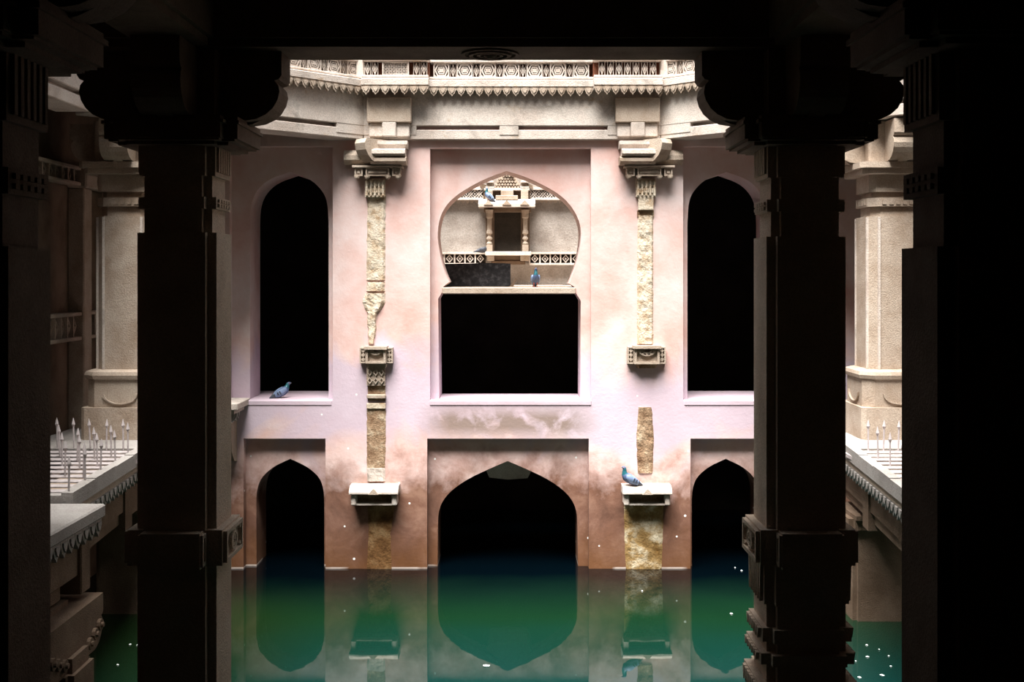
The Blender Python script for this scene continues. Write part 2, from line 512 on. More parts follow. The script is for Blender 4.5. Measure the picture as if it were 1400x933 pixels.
def two_tone(bm, name, ycut):
    me = bm_mesh(bm, name, 'pale')
    me.materials.append(M['redstone'])              # the recessed ground is a darker red
    for p in me.polygons:
        if all(me.vertices[i].co.y > ycut for i in p.vertices): p.material_index = 1
    return me
def hex_panel():
    bm = bmesh.new()
    w, h = .215, .2
    box(bm, -w / 2, w / 2, .085, .14, -h / 2, h / 2)
    ring_rect(bm, -w / 2, w / 2, -h / 2, h / 2, .016, 0, .09)
    ring_poly(bm, hexp(.185, .165), hexp(.145, .125), .004, .09)
    ring_poly(bm, hexp(.115, .10), hexp(.085, .072), .008, .09)
    box(bm, -.032, .032, .006, .031, -.026, .026)
    for sx in (-1, 1):
        for sz in (-1, 1):
            prism(bm, [(sx * .098, sz * .092), (sx * .06, sz * .092), (sx * .098, sz * .045)], .008, .09)
    return two_tone(bm, 'hexagon_panel', .08)
def diamond_panel():
    bm = bmesh.new()
    w, h = .085, .2
    box(bm, -w / 2, w / 2, .095, .14, -h / 2, h / 2)
    dm = lambda s: [(0, .085 * s), (.034 * s, 0), (0, -.085 * s), (-.034 * s, 0)]
    prism(bm, dm(1), .035, .10)
    ring_poly(bm, dm(1), dm(.7), .02, .10)
    prism(bm, dm(.4), .018, .10)
    ring_rect(bm, -w / 2, w / 2, -h / 2, h / 2, .008, .03, .10)
    return two_tone(bm, 'diamond_panel', .09)
def lattice_panel(w=.36, h=.2, n=6):
    bm = bmesh.new()
    box(bm, -w / 2, w / 2, .095, .14, -h / 2, h / 2)
    ring_rect(bm, -w / 2, w / 2, -h / 2, h / 2, .02, 0, .10)
    st = w / n
    k = -n
    while k < 2 * n:
        for s in (1, -1):
            x0 = -w / 2 + k * st * .75
            za, zb = -h / 2, h / 2
            xa, xb = x0, x0 + s * h
            # clip to the frame
            def cl(xa, za, xb, zb):
                if xa == xb: return None
                lo, hi = -w / 2 + .01, w / 2 - .01
                t0, t1 = 0., 1.
                dx = xb - xa
                for lim, sg in ((lo, 1), (hi, -1)):
                    ta = (lim - xa) / dx
                    inside_pos = (dx * sg) > 0
                    if inside_pos: t0 = max(t0, ta)
                    else: t1 = min(t1, ta)
                if t1 - t0 < .05: return None
                return (xa + dx * t0, za + (zb - za) * t0, xa + dx * t1, za + (zb - za) * t1)
            c = cl(xa, za, xb, zb)
            if c:
                d = Vector((c[2] - c[0], c[3] - c[1])).normalized()
                nx, nz = -d.y * .007, d.x * .007
                prism(bm, [(c[0] + nx, c[1] + nz), (c[2] + nx, c[3] + nz), (c[2] - nx, c[3] - nz), (c[0] - nx, c[1] - nz)], .02, .07)
        k += 1
    return two_tone(bm, 'lattice_panel', .09)
HEX, DIA, LAT = hex_panel(), diamond_panel(), lattice_panel()

# ------------------------------------------------------------------ ring beam and cornice around the opening
def section_root(name, p0, p1, z, label, cat, group=None):
    rz = math.atan2(p1[1] - p0[1], p1[0] - p0[0])
    L = math.hypot(p1[0] - p0[0], p1[1] - p0[1])
    return empty(name, (p0[0], p0[1], z), label, cat, group, rz), L

ZB = 1.84                         # underside of the ring beam
def ring_beam(p0, p1, label, gaps, front=False):
    r, L = section_root('ring_beam', p0, p1, ZB, label, 'beam', 'beams around the light well')
    e = .0
    obj('lower_band', B(-e, L + e, 0.0, .40, 0, .135, bev=.01), 'pale', r)
    obj('groove', B(-e, L + e, .09, .40, .135, .185), 'pale', r)
    bm = bmesh.new()
    prism(bm, [(.40, .185), (.0, .185), (-.012, .195), (-.01, .30), (-.01, .42), (-.012, .60), (-.02, .70), (.40, .70)], -e, L + e, 'x')
    obj('upper_band', bm, 'pale', r)
    for u0, u1 in gaps:
        obj('plain_block', B(u0, u1, -.008, .1, .06, .21, bev=.006), 'pale', r)
    return r, L

def cornice(p0, p1, label, proj=(), lattices=(), zb=2.50):
    r, L = section_root('carved_cornice', p0, p1, zb, label, 'cornice', 'carved parapet above the ring beam')
    def off(u):
        for a, b in proj:
            if a <= u <= b: return .15
        return 0.
    if proj:
        for u0, u1 in ((-.09, .02), (L - .02, L + .09)):
            obj('corner_stone', B(u0, u1, -.10, .3, .155, .46, bev=.01), 'pale', r)
    cuts = sorted({0., L, *[c for ab in proj for c in ab if 0 < c < L]})
    for a, b in zip(cuts, cuts[1:]):
        o_ = off((a + b) / 2)
        bm = bmesh.new()
        prism(bm, [(.3, .0), (-.07 - o_, .0), (-.08 - o_, .04), (-.115 - o_, .048), (-.115 - o_, .13), (-.03 - o_, .155), (.3, .155)], a, b, 'x')
        obj('eave_slab', bm, 'pale', r)
        obj('parapet_base', B(a, b, -.06 - o_, .3, .155, .185, bev=.006), 'pale', r)
        obj('parapet_wall', B(a, b, .13 - o_, .3, .185, .42), 'redstone', r)
        obj('coping', B(a, b, -.03 - o_, .3, .385, .46, bev=.01), 'pale', r)
        n = max(1, round((b - a) / .122))
        for k in range(n):
            place('petal', PETAL, r, (a + (k + .5) * (b - a) / n, -.105 - o_, .045), (0, 0, 0), ((b - a) / n / .122, 1, 1))
        # parapet panels
        mid = (a + b) / 2
        lat = [l for l in lattices if a <= l[0] <= b]
        if lat and lat[0][1] == 'lattice':
            place('lattice_panel', LAT, r, (mid, -.0 - o_, .285))
            for s in (-.28, .28, -.38, .38):
                place('diamond_panel', DIA, r, (mid + s, -.0 - o_, .285))
        elif lat:
            for k in range(7):
                place('diamond_panel', DIA, r, (mid + (k - 3) * .115, -.0 - o_, .285))
        else:
            n = max(1, round((b - a) / .31))
            st = (b - a) / n
            for k in range(n):
                place('hexagon_panel', HEX, r, (a + (k + .5) * st, -.0 - o_, .285))
                if k < n - 1:
                    place('diamond_panel', DIA, r, (a + (k + 1) * st, -.0 - o_, .285))
    return r

FP0, FP1 = (-2.02, 15.92), (2.02, 15.92)
LD0, RD1 = (-4.75, 13.2), (4.75, 13.2)
ring_beam(FP0, FP1, 'pale ring beam with a long groove, straight over the keyhole arch', [(0., .72), (1.85, 2.11), (3.32, 4.04)])
ring_beam(LD0, FP0, 'pale ring beam slanting across the corner over the upper arch with a pigeon', [(0., .3), (3.4, 3.86)])
ring_beam(FP1, RD1, 'pale ring beam slanting across the corner over the upper right arch', [(0., .5), (3.5, 3.86)])
ring_beam((-4.75, 9.05), LD0, 'ring beam along the side above the spiked platform and its tall post', [(0, .3), (3.9, 4.15)])
ring_beam(RD1, (4.75, 9.05), 'ring beam along the side above the brightly lit right post', [(0, .3), (3.9, 4.15)])
cornice(FP0, FP1, 'carved parapet with hexagon panels and hanging petals, straight above the middle arch', proj=((0., .90), (3.12, 4.04)), lattices=((.45, 'lattice'), (3.6, 'diamond')))
cornice(LD0, FP0, 'carved parapet slanting away from the left end of the straight middle parapet')
cornice(FP1, RD1, 'carved parapet slanting away from the right end of the straight middle parapet')
cornice((-4.75, 9.05), LD0, 'carved parapet along the side above the spiked platform')
cornice(RD1, (4.75, 9.05), 'carved parapet along the side above the bright octagonal post')

# corner blocks on the ring beam and the bracket capitals below them
def corner_bracket(cx, label, s):
    r = empty('corner_bracket', (cx, 16.0, 0.9), label, 'bracket', 'carved bracket capitals on the far wall')
    z = lambda y: (376 - y) / 100.0 - 0.9 - .02
    Q = lambda x0, x1, y0, y1, d0, d1=0., m='pale', nm='block', bev=.012: obj(nm, B(x0, x1, -d0, d1, z(y1), z(y0), bev=bev), m, r)
    Q(-.30, .30, 134, 168, .20, -.085, 'sand', 'beam_end')
    Q(-.095, .095, 167, 187, .20, -.085, 'pale', 'tee_stem')
    Q(-.275, -.09, 168, 187, .16, -.085, 'pale', 'side_block')
    Q(.09, .275, 168, 187, .16, -.085, 'pale', 'side_block')
    bm = bmesh.new()
    prism(bm, [(.0, z(193)), (-.24, z(193)), (-.24, z(198)), (-.20, z(203)), (0, z(203))], -.25, .25, 'x')
    obj('moulding', bm, 'pale', r)
    bm = bmesh.new()
    prism(bm, [(.0, z(204)), (-.27, z(204)), (-.31, z(206)), (-.31, z(211)), (-.25, z(214)), (0, z(214))], -.225, .225, 'x')
    obj('moulding', bm, 'pale', r)
    bm = bmesh.new()
    prism(bm, [(.0, z(214)), (-.2, z(214)), (-.28, z(217)), (-.28, z(221)), (-.20, z(225)), (0, z(225))], -.245, .235, 'x')
    obj('moulding', bm, 'sand', r)
    # rolled arm that carries the slanting beam
    bm = bmesh.new()
    a = .78 * s
    arm = [(.05, z(191)), (.44, z(191)), (.47, z(197)), (.45, z(206)), (.41, z(213)), (.35, z(219)), (.26, z(224)), (.05, z(224))]
    prism(bm, arm, -.11, .11)
    bmesh.ops.rotate(bm, verts=bm.verts, cent=(0, 0, 0), matrix=Matrix.Rotation(-PI / 2 + s * PI / 4 * -1, 3, 'Z'))
    bmesh.ops.translate(bm, verts=bm.verts, vec=(s * -.05, .02, 0))
    obj('diagonal_arm', bm, 'sand', r)
    # outer wing of moulding
    bm = bmesh.new()
    prism(bm, [(.0, z(205)), (-.12, z(205)), (-.16, z(212)), (-.16, z(218)), (-.08, z(224)), (0, z(224))], min(s * -.2, s * -.62), max(s * -.2, s * -.62), 'x')
    obj('wing_moulding', bm, 'sand', r)
    # carved frieze with drop petals
    fu = sorted((-.50 * s, .18 * s))
    Q(fu[0], fu[1], 226, 229, .20, 0., 'sand', 'frieze_cap', .004)
    fr = bmesh.new()
    for (u0, u1) in ((fu[0] + .03, fu[0] + .14), (fu[0] + .18, fu[1] - .18), (fu[1] - .14, fu[1] - .03)):
        box(fr, u0, u1, -.15, 0, z(240), z(229.5))
        ring_rect(fr, u0, u1, z(240), z(229.5), .018, -.175, -.149)
        box(fr, u0 + .035, u1 - .035, -.17, -.14, z(236.5), z(233))
    obj('carved_frieze', fr, 'sand', r)
    for u in (fu[0] + .06, fu[0] + .2, fu[1] - .2, fu[1] - .06):
        place('drop', PETAL_S, r, (u, -.17, z(239)))
    # carved neck with upright flutes
    nk = bmesh.new()
    nc = -.205 if s > 0 else .125
    box(nk, nc - .135, nc + .135, -.07, 0, z(268), z(243))
    for k in range(5):
        u = nc - .11 + k * .055
        box(nk, u - .012, u + .012, -.10, -.06, z(266), z(246))
        if k < 4:
            lathe_prof = None
            box(nk, u + .018, u + .037, -.09, -.06, z(262) , z(257))
            box(nk, u + .018, u + .037, -.09, -.06, z(253) , z(248))
    obj('carved_neck', nk, 'rough', r)
    return r
corner_bracket(-1.66, 'carved bracket under the parapet, capital of the wall strip with a long bare crack', 1)
corner_bracket(1.70, 'carved bracket under the parapet, capital of the wall strip above the pigeon ledge', -1)

# ------------------------------------------------------------------ eroded pilaster strips, carved blocks and ledges on the far wall
def rough_strip(prof, y, depth, seed, amp=.02, nx=9, step=.045):
    """prof: list of (z, x0, x1) from the top down -> a lumpy slab"""
    bm = bmesh.new()
    rows = []
    z = prof[0][0]
    zend = prof[-1][0]
    k = 0
    while z >= zend - 1e-6:
        for (za, a0, a1), (zb, b0, b1) in zip(prof, prof[1:]):
            if zb <= z <= za:
                t = (za - z) / (za - zb) if za > zb else 0
                x0, x1 = a0 + (b0 - a0) * t, a1 + (b1 - a1) * t
                break
        row = []
        for i in range(nx + 1):
            u = i / nx
            x = x0 + (x1 - x0) * u
            n = mnoise.noise(Vector((x * 9 + seed, z * 7, seed * 3.1)))
            n2 = mnoise.noise(Vector((x * 25, z * 25 + seed, 4.2)))
            edge = 0 if i in (0, nx) else 1
            jx = .012 * mnoise.noise(Vector((z * 14, i * 5.0, seed))) * (1 if i in (0, nx) else .3)
            row.append(bm.verts.new((x + jx, y - (depth + amp * n + amp * .6 * n2) * edge - .002, z)))
        rows.append(row)
        z -= step
    for a, b in zip(rows, rows[1:]):
        for i in range(nx):
            bm.faces.new((a[i], a[i + 1], b[i + 1], b[i]))
    for v in bm.verts: pass
    ret = bmesh.ops.extrude_face_region(bm, geom=list(bm.faces))
    ev = [g for g in ret['geom'] if isinstance(g, bmesh.types.BMVert)]
    for v in ev: v.co.y = y
    return bm
X_ = lambda p: (p - 700) / 100.0
Z_ = lambda p: (376 - p) / 100.0

def carved_block(parent, x0, x1, yt, yb, dep, arc=True, name='carved_block', wings=True):
    r = parent
    bm = bmesh.new()
    zt, zb = Z_(yt), Z_(yb)
    a0, a1 = (x0 + .09, x1 - .09) if wings else (x0, x1)
    box(bm, a0, a1, 16 - dep + .05, 16.0, zb, zt)
    ring_rect(bm, a0, a1, zb, zt, .03, 16 - dep, 16 - dep + .051)
    box(bm, a0 - .02, a1 + .02, 16 - dep - .03, 16.0, zt - .03, zt + .01)
    cx = (a0 + a1) / 2
    if arc:
        rad = (a1 - a0) / 2 - .05
        for rr, n in ((rad, 12), (rad * .62, 10)):
            o_ = [(cx + rr * math.cos(PI + PI * k / n), zt - .045 + .75 * rr * math.sin(PI + PI * k / n)) for k in range(n + 1)]
            i_ = [(cx + (rr - .025) * math.cos(PI + PI * k / n), zt - .045 + .75 * (rr - .025) * math.sin(PI + PI * k / n)) for k in range(n + 1)]
            for k in range(n):
                prism(bm, [o_[k], o_[k + 1], i_[k + 1], i_[k]], 16 - dep + .01, 16 - dep + .052)
        for k in range(5):
            t = PI + PI * (k + .5) / 5
            c, s = math.cos(t), math.sin(t)
            p = (cx + rad * .8 * c, zt - .045 + .6 * rad * s)
            prism(bm, [(p[0] - .014, p[1] - .014), (p[0] + .014, p[1] - .014), (p[0] + .014, p[1] + .014), (p[0] - .014, p[1] + .014)], 16 - dep + .008, 16 - dep + .052)
    obj(name, bm, 'sand', r)
    if wings:
        for s, (u0, u1) in ((-1, (x0, x0 + .095)), (1, (x1 - .095, x1))):
            bm = bmesh.new()
            box(bm, u0, u1, 16 - dep + .10, 16.0, zb, zt - .01)
            ring_rect(bm, u0, u1, zb, zt - .01, .018, 16 - dep + .06, 16 - dep + .11)
            c = (u0 + u1) / 2
            zc = (zt + zb) / 2
            for dz in (-.06, 0, .06):
                prism(bm, [(c - .03, zc + dz), (c, zc + dz + .03), (c + .03, zc + dz), (c, zc + dz - .03)], 16 - dep + .07, 16 - dep + .11)
            obj('carved_wing', bm, 'sand', r)

# left strip
r = empty('eroded_pilaster', (-1.86, 16.0, -2.85), 'eroded pilaster whose bare stone narrows to a crack above a tiered carved block', 'pilaster', 'bare stone strips on the plaster wall')
def rel(r, o):
    o.location = Vector(o.location) - Vector(r.location)
def P(r, name, bm, mat, smooth=False):
    o = obj(name, bm, mat, r, smooth)
    rel(r, o)
    return o
P(r, 'bare_stone', rough_strip([(Z_(266), -1.97, -1.72), (Z_(300), -1.98, -1.73), (Z_(386), -1.99, -1.735)], 16, .022, 1, .012), 'rough')
P(r, 'bare_stone', rough_strip([(Z_(386), -1.985, -1.74), (Z_(399), -1.99, -1.735)], 16, .03, 2, .015, step=.03), 'rough')
P(r, 'bare_stone', rough_strip([(Z_(401), -2.00, -1.735), (Z_(412), -2.05, -1.73), (Z_(420), -2.02, -1.76), (Z_(428), -1.98, -1.84), (Z_(440), -1.98, -1.86), (Z_(450), -1.97, -1.85), (Z_(470), -1.96, -1.89)], 16, .035, 5, .02, step=.03, nx=6), 'rough')
n0 = len(COL.objects)
def carve_into(r, *a, **k):
    before = set(COL.objects)
    carved_block(r, *a, **k)
    for o in set(COL.objects) - before: rel(r, o)
carve_into(r, -2.07, -1.62, 474, 496, .17)
bm = bmesh.new()
prism(bm, [(x, z) for x, z in ((-2.0, Z_(497)), (-1.69, Z_(497)), (-1.72, Z_(503)), (-1.97, Z_(503)))], 15.93, 16.0)
for k in range(6):
    x = -1.97 + k * .045
    prism(bm, [(x, Z_(497.5)), (x + .045, Z_(497.5)), (x + .022, Z_(503))], 15.90, 15.94)
P(r, 'zigzag_band', bm, 'sand')
bm = bmesh.new()
box(bm, -1.98, -1.73, 15.94, 16.0, Z_(527), Z_(503))
for k in range(3):
    for q in range(2):
        cx, cz = -1.935 + k * .08, Z_(509 + q * 11)
        ring_poly(bm, [(cx - .036, cz), (cx, cz + .05), (cx + .036, cz), (cx, cz - .05)], [(cx - .02, cz), (cx, cz + .028), (cx + .02, cz), (cx, cz - .028)], 15.915, 15.945)
P(r, 'foliate_panel', bm, 'sand')
P(r, 'recessed_step', B(-1.97, -1.73, 15.985, 16.0, Z_(548), Z_(527)), 'brownrough')
P(r, 'ledge_step', B(-1.98, -1.72, 15.93, 16.0, Z_(545), Z_(539), bev=.012), 'sand')
P(r, 'foot_step', B(-1.985, -1.725, 15.96, 16.0, Z_(559), Z_(551), bev=.008), 'rough')
P(r, 'worn_shaft', rough_strip([(Z_(559), -1.985, -1.725), (Z_(600), -1.985, -1.725), (Z_(640), -1.985, -1.735)], 16, .012, 9, .006), 'brownrough')
P(r, 'bare_stone', rough_strip([(Z_(640), -1.985, -1.74), (Z_(652), -1.98, -1.73), (Z_(660), -1.97, -1.74)], 16, .025, 11, .012, step=.03), 'pale')

# right strip
r = empty('eroded_pilaster', (1.81, 16.0, -1.27), 'eroded pilaster of long unbroken cream stone down to a small carved block', 'pilaster', 'bare stone strips on the plaster wall')
P(r, 'bare_stone', rough_strip([(Z_(295), 1.72, 1.93), (Z_(380), 1.71, 1.93), (Z_(472), 1.71, 1.93)], 16, .026, 21, .016), 'rough')
P(r, 'carved_foot', B(1.72, 1.93, 15.93, 16.0, Z_(288), Z_(269), bev=.01), 'rough')
P(r, 'recess_stone', B(1.71, 1.94, 15.985, 16.0, Z_(297), Z_(288)), 'brownrough')
carve_into(r, 1.57, 2.09, 473, 497, .15)
P(r, 'broken_underside', rough_strip([(Z_(497), 1.68, 2.0), (Z_(503), 1.70, 1.97)], 16, .08, 23, .03, step=.03), 'brownrough')
r = empty('bare_patch', (1.81, 16.0, -2.66), 'worn ochre stone patch in the wall above the ledge with a pigeon', 'pilaster', 'bare stone strips on the plaster wall')
P(r, 'worn_shaft', rough_strip([(Z_(557), 1.73, 1.91), (Z_(600), 1.70, 1.94), (Z_(650), 1.72, 1.92)], 16, .014, 31, .014), 'brownrough')
r = empty('bare_patch', (1.79, 16.0, -4.02), 'cream and ochre stone patch below the ledge with a pigeon, down to the water', 'pilaster', 'bare stone strips on the plaster wall')
P(r, 'worn_shaft', rough_strip([(Z_(690), 1.53, 2.07), (Z_(740), 1.54, 2.06), (Z_(790), 1.56, 2.04)], 16, .016, 41, .012), 'tide')
r = empty('bare_patch', (-1.8, 16.0, -4.02), 'brown stone patch below the empty ledge, down to the water', 'pilaster', 'bare stone strips on the plaster wall')
P(r, 'worn_shaft', rough_strip([(Z_(690), -1.97, -1.60), (Z_(730), -1.96, -1.66), (Z_(790), -1.99, -1.64)], 16, .010, 51, .008), 'tidebrown')

def wall_ledge(x0, x1, label):
    r = empty('wall_ledge', ((x0 + x1) / 2, 16.0, Z_(688)), label, 'ledge', 'stone ledges above the water')
    zt, zb = Z_(661), Z_(688)
    bm = bmesh.new()
    prism(bm, [(16.0, zt), (15.82, zt), (15.75, zt - .03), (15.70, zt - .075), (15.70, zt - .095), (15.74, zt - .11), (16.0, zt - .11)], x0, x1, 'x')
    P(r, 'top_slab', bm, 'pale')
    bm = bmesh.new()
    c = (x0 + x1) / 2
    prism(bm, [(c - .07, zt - .10), (c - .03, zt - .05), (c, zt - .025), (c + .03, zt - .05), (c + .07, zt - .10)], 15.685, 15.76)
    P(r, 'carved_crest', bm, 'sand')
    P(r, 'back_slab', B(x0 + .06, x1 - .06, 15.93, 16.0, zb - .02, zt - .14), 'brownrough')
    P(r, 'lower_rib', B(x0 + .05, x1 - .05, 15.78, 16.0, zb + .01, zb + .03), 'pale')
    for s, u in ((0, x0 + .02), (1, x1 - .09)):
        P(r, 'end_block', B(u, u + .07, 15.75, 16.0, zb + .01, zt - .11, bev=.015), 'pale')
    return r
wall_ledge(-2.19, -1.53, 'empty stone ledge jutting from the brown stained wall')
wall_ledge(1.49, 2.15, 'stone ledge jutting from the wall with a pigeon at its end')

# ------------------------------------------------------------------ niche and bands of the shaft wall behind the keyhole arch
def niche():
    r = empty('carved_niche', (-.09, 20.0, .14), 'carved window niche with canopy and two small columns seen through the keyhole arch', 'niche')
    def q(name, x0, x1, y0, y1, dep, mat='sand', bev=.008, back=.02):
        a, zt = S(x0, y0); b, zb = S(x1, y1)
        return P(r, name, B(a, b, 20 - dep, 20 + back, zb, zt, bev=bev), mat)
    q('recess_shade', 676, 713, 290, 344, .055, 'deep', 0)  # near-black slab paints the shade of the niche opening
    # canopy
    a, zt = S(655, 274); b, zb = S(731, 285)
    bm = bmesh.new()
    prism(bm, [(20.0, zt), (19.72, zt), (19.52, zb + .05), (19.52, zb), (20.0, zb)], a, b, 'x')
    P(r, 'canopy', bm, 'pale')
    for x in (668.5, 693, 717):
        c, z0 = S(x, 284)
        bm = bmesh.new()
        prism(bm, [(c - .075, z0 + .02), (c - .03, z0 + .07), (c, z0 + .10), (c + .03, z0 + .07), (c + .075, z0 + .02)], 19.5, 19.6)
        prism(bm, [(c - .03, z0 + .02), (c, z0 + .055), (c + .03, z0 + .02)], 19.48, 19.51)
        P(r, 'canopy_crest', bm, 'sand')
    # attic blocks under the upper shelf
    q('attic_block', 685, 702, 262, 274, .30)
    q('attic_block', 678, 708, 269, 275, .34)
    q('attic_block', 712, 722, 262, 274, .26)
    q('attic_block', 664, 674, 262, 274, .26)
    q('attic_back', 661, 725, 261, 275, .12, 'dark')
    q('upper_shelf', 662, 724, 259, 262, .24, 'pale')
    for x in (670, 717):
        q('finial_block', x - 5, x + 5, 249.5, 251.5, .26, 'pale', .004)
        q('finial_block', x - 4, x + 4, 251.5, 257, .18, 'sand', .004)
        q('finial_block', x - 6, x + 6, 256.5, 259, .24, 'pale', .004)
        a, z0 = S(x, 250)
        bm = bmesh.new()
        lathe(bm, [(.07, z0), (.055, z0 + .025), (.06, z0 + .04), (.03, z0 + .06), (.012, z0 + .10)], a, 19.82, 8)
        P(r, 'finial', bm, 'pale')
    for x, s in ((662, 1), (725, -1)):
        a, z0 = S(x, 256)
        bm = bmesh.new()
        prism(bm, [(a - .06, z0 + .06), (a + .04, z0 + .02), (a + .04, z0 - .04), (a - .03, z0 - .03), (a - .07, z0 + .01)], 19.84, 20.0)
        P(r, 'side_scroll', bm, 'dark')
    # carved pediment: many small lobes within a rounded triangle
    bm = bmesh.new()
    a0, zb = S(676, 259); a1, zt = S(711, 235.5)
    c = S(693.5, 0)[0]
    prism(bm, [(a0, zb), (a1, zb), (a1 - .02, zb + .10), (c + .10, zt - .05), (c, zt), (c - .10, zt - .05), (a0 + .02, zb + .10)], 19.92, 20.0)
    rr = random.Random(4)
    for i in range(9):
        for j in range(6):
            x = a0 + (i + .5 * (j % 2) + .3) * (a1 - a0) / 9
            z = zb + (j + .5) * (zt - zb) / 6
            if abs(x - c) > (zt - z) * .75 + .05: continue
            s = .022
            prism(bm, [(x - s, z), (x, z + s), (x + s, z), (x, z - s)], 19.92 - .02 - rr.random() * .05, 19.925)
    P(r, 'carved_pediment', bm, 'sand')
    # columns
    for x in (669.5, 718):
        a, zt = S(x, 288); _, zb = S(x, 344)
        h = zt - zb
        bm = bmesh.new()
        box(bm, a - .052, a + .052, 19.72, 19.83, zb, zb + .11)
        lathe(bm, [(.045, zb + .11), (.055, zb + .13), (.03, zb + .16), (.032, zb + .19), (.052, zb + .205), (.05, zb + .23), (.028, zb + .25), (.03, zb + .28), (.055, zb + .30), (.05, zb + .34), (.04, zb + .36), (.042, zb + h * .78), (.06, zb + h * .82), (.06, zb + h * .9), (.075, zb + h)], a, 19.775, 8, PI / 8)
        P(r, 'column', bm, 'sand')
    q('lintel', 662, 726, 285, 291, .24, 'dark')
    q('jamb', 664, 676, 290, 344, .10, 'dark')
    q('jamb', 712, 724, 290, 344, .10, 'dark')
    q('niche_sill', 664, 726, 344.5, 350, .34, 'pale')
    q('sill_base', 666, 676, 350, 357, .22, 'sand')
    q('sill_base', 711, 723, 350, 357, .22, 'sand')
    q('sill_back', 676, 711, 350, 357, .10, 'dark')
    q('corbel', 672, 718, 357, 362, .14, 'dark')
    return r
niche()

def cross_band(x0, x1, label):
    a, zt = S(x0, 259); b, zb = S(x1, 272)
    r = empty('lattice_band', ((a + b) / 2, 20.0, zb), label, 'band', 'carved bands on the shaft wall')
    P(r, 'back_strip', B(a, b, 19.97, 20.02, zb, zt), 'deep')  # near-black backing paints the shade in the lattice holes
    P(r, 'top_rail', B(a, b, 19.86, 20.0, zt - .02, zt + .02, bev=.004), 'pale')
    P(r, 'bottom_rail', B(a, b, 19.86, 20.0, zb - .03, zb + .01, bev=.004), 'pale')
    n = max(1, round((b - a) / .145))
    st = (b - a) / n
    h = zt - zb - .03
    for k in range(n):
        c = a + (k + .5) * st
        zc = (zt + zb) / 2 - .005
        bm = bmesh.new()
        for s in (1, -1):
            for off in (-.022, .022):
                prism(bm, [(c - st / 2 + off, zc - s * h / 2), (c - st / 2 + off + .02, zc - s * h / 2), (c + st / 2 + off, zc + s * h / 2), (c + st / 2 + off - .02, zc + s * h / 2)], 19.89 - .004 * s, 19.98)
        prism(bm, [(c - st / 2 - .014, zc), (c - st / 2, zc + .022), (c - st / 2 + .014, zc), (c - st / 2, zc - .022)], 19.885, 19.98)
        P(r, 'lattice_piece', bm, 'pale')
    n = max(1, round((b - a) / .078))
    for k in range(n):
        o = place('drop', PETAL_S, r, (a + (k + .5) * (b - a) / n - r.location.x, -.10, -.02))
    return r
cross_band(580, 661, 'crossed lattice band in the wall to the left of the niche canopy')
cross_band(725, 806, 'crossed lattice band in the wall to the right of the niche canopy')

def panel_band(x0, x1, label, y0=346, y1=362):
    a, zt = S(x0, y0); b, zb = S(x1, y1)
    r = empty('panelled_band', ((a + b) / 2, 20.0, zb), label, 'band', 'carved bands on the shaft wall')
    P(r, 'back_strip', B(a, b, 19.95, 20.02, zb, zt), 'deep')  # shade between the diamonds is painted by this near-black backing
    P(r, 'top_rail', B(a, b, 19.84, 20.0, zt - .025, zt + .01, bev=.004), 'pale')
    P(r, 'bottom_rail', B(a, b, 19.84, 20.0, zb - .01, zb + .025, bev=.004), 'pale')
    n = max(1, round((b - a) / .18))
    st = (b - a) / n
    for k in range(n):
        c = a + (k + .5) * st
        zc = (zt + zb) / 2
        bm = bmesh.new()
        box(bm, c - st / 2 - .012, c - st / 2 + .012, 19.87, 19.96, zb, zt)
        dm = lambda s: [(c - .062 * s, zc), (c, zc + .07 * s), (c + .062 * s, zc), (c, zc - .07 * s)]
        ring_poly(bm, dm(1), dm(.68), 19.88, 19.96)
        prism(bm, dm(.3), 19.88, 19.96)
        P(r, 'diamond_piece', bm, 'pale')
    return r
panel_band(580, 664, 'low band of diamond panels behind the black stone slab')
panel_band(724, 808, 'low band of diamond panels above the front facing pigeon')

# black stone slab leaning on the storey floor
obj('chamber_roof', B(-1.95, 1.85, 16.8, 20.0, -.262, -.176), 'grey', wall)
bm = bmesh.new()
a0 = px(605, 0, 17.0)[0]; a1 = px(698, 0, 17.0)[0]
prism(bm, [(a0, 0), (a1 - .0, 0), (a1, .335), (a1 - .3, .345), (a0, .33)], -.03, .03)
bmesh.ops.rotate(bm, verts=bm.verts, cent=(0, 0, 0), matrix=Matrix.Rotation(math.radians(-4), 3, 'X'))
bmesh.ops.translate(bm, verts=bm.verts, vec=(0, 17.0, -.172))
o = obj('stone_slab', bm, 'black')
tag(o, 'speckled black stone slab standing on edge inside the keyhole arch', 'slab')
bm = bmesh.new()
prism(bm, [(0, 0), (.06, 0), (.11, .10), (.09, .13), (.03, .04)], -.04, .04)
bmesh.ops.translate(bm, verts=bm.verts, vec=(a1 - .02, 16.95, -.172))
tag(obj('stone_shard', bm, 'dark'), 'small broken stone shard leaning at the foot of the black slab', 'stone')

# ------------------------------------------------------------------ great foreground pillars
def redent(h, n, hy=None):
    hy = hy or h
    return [(-h + n, -hy), (h - n, -hy), (h - n, -hy + n), (h, -hy + n), (h, hy - n), (h - n, hy - n), (h - n, hy), (-h + n, hy), (-h + n, hy - n), (-h, hy - n), (-h, -hy + n), (-h + n, -hy + n)]

ARM = [(.0, .51), (.755, .51), (.755, .335), (.735, .305), (.70, .295), (.73, .26), (.74, .21), (.725, .15), (.69, .09), (.64, .045), (.57, .012), (.50, 0), (0, 0)]

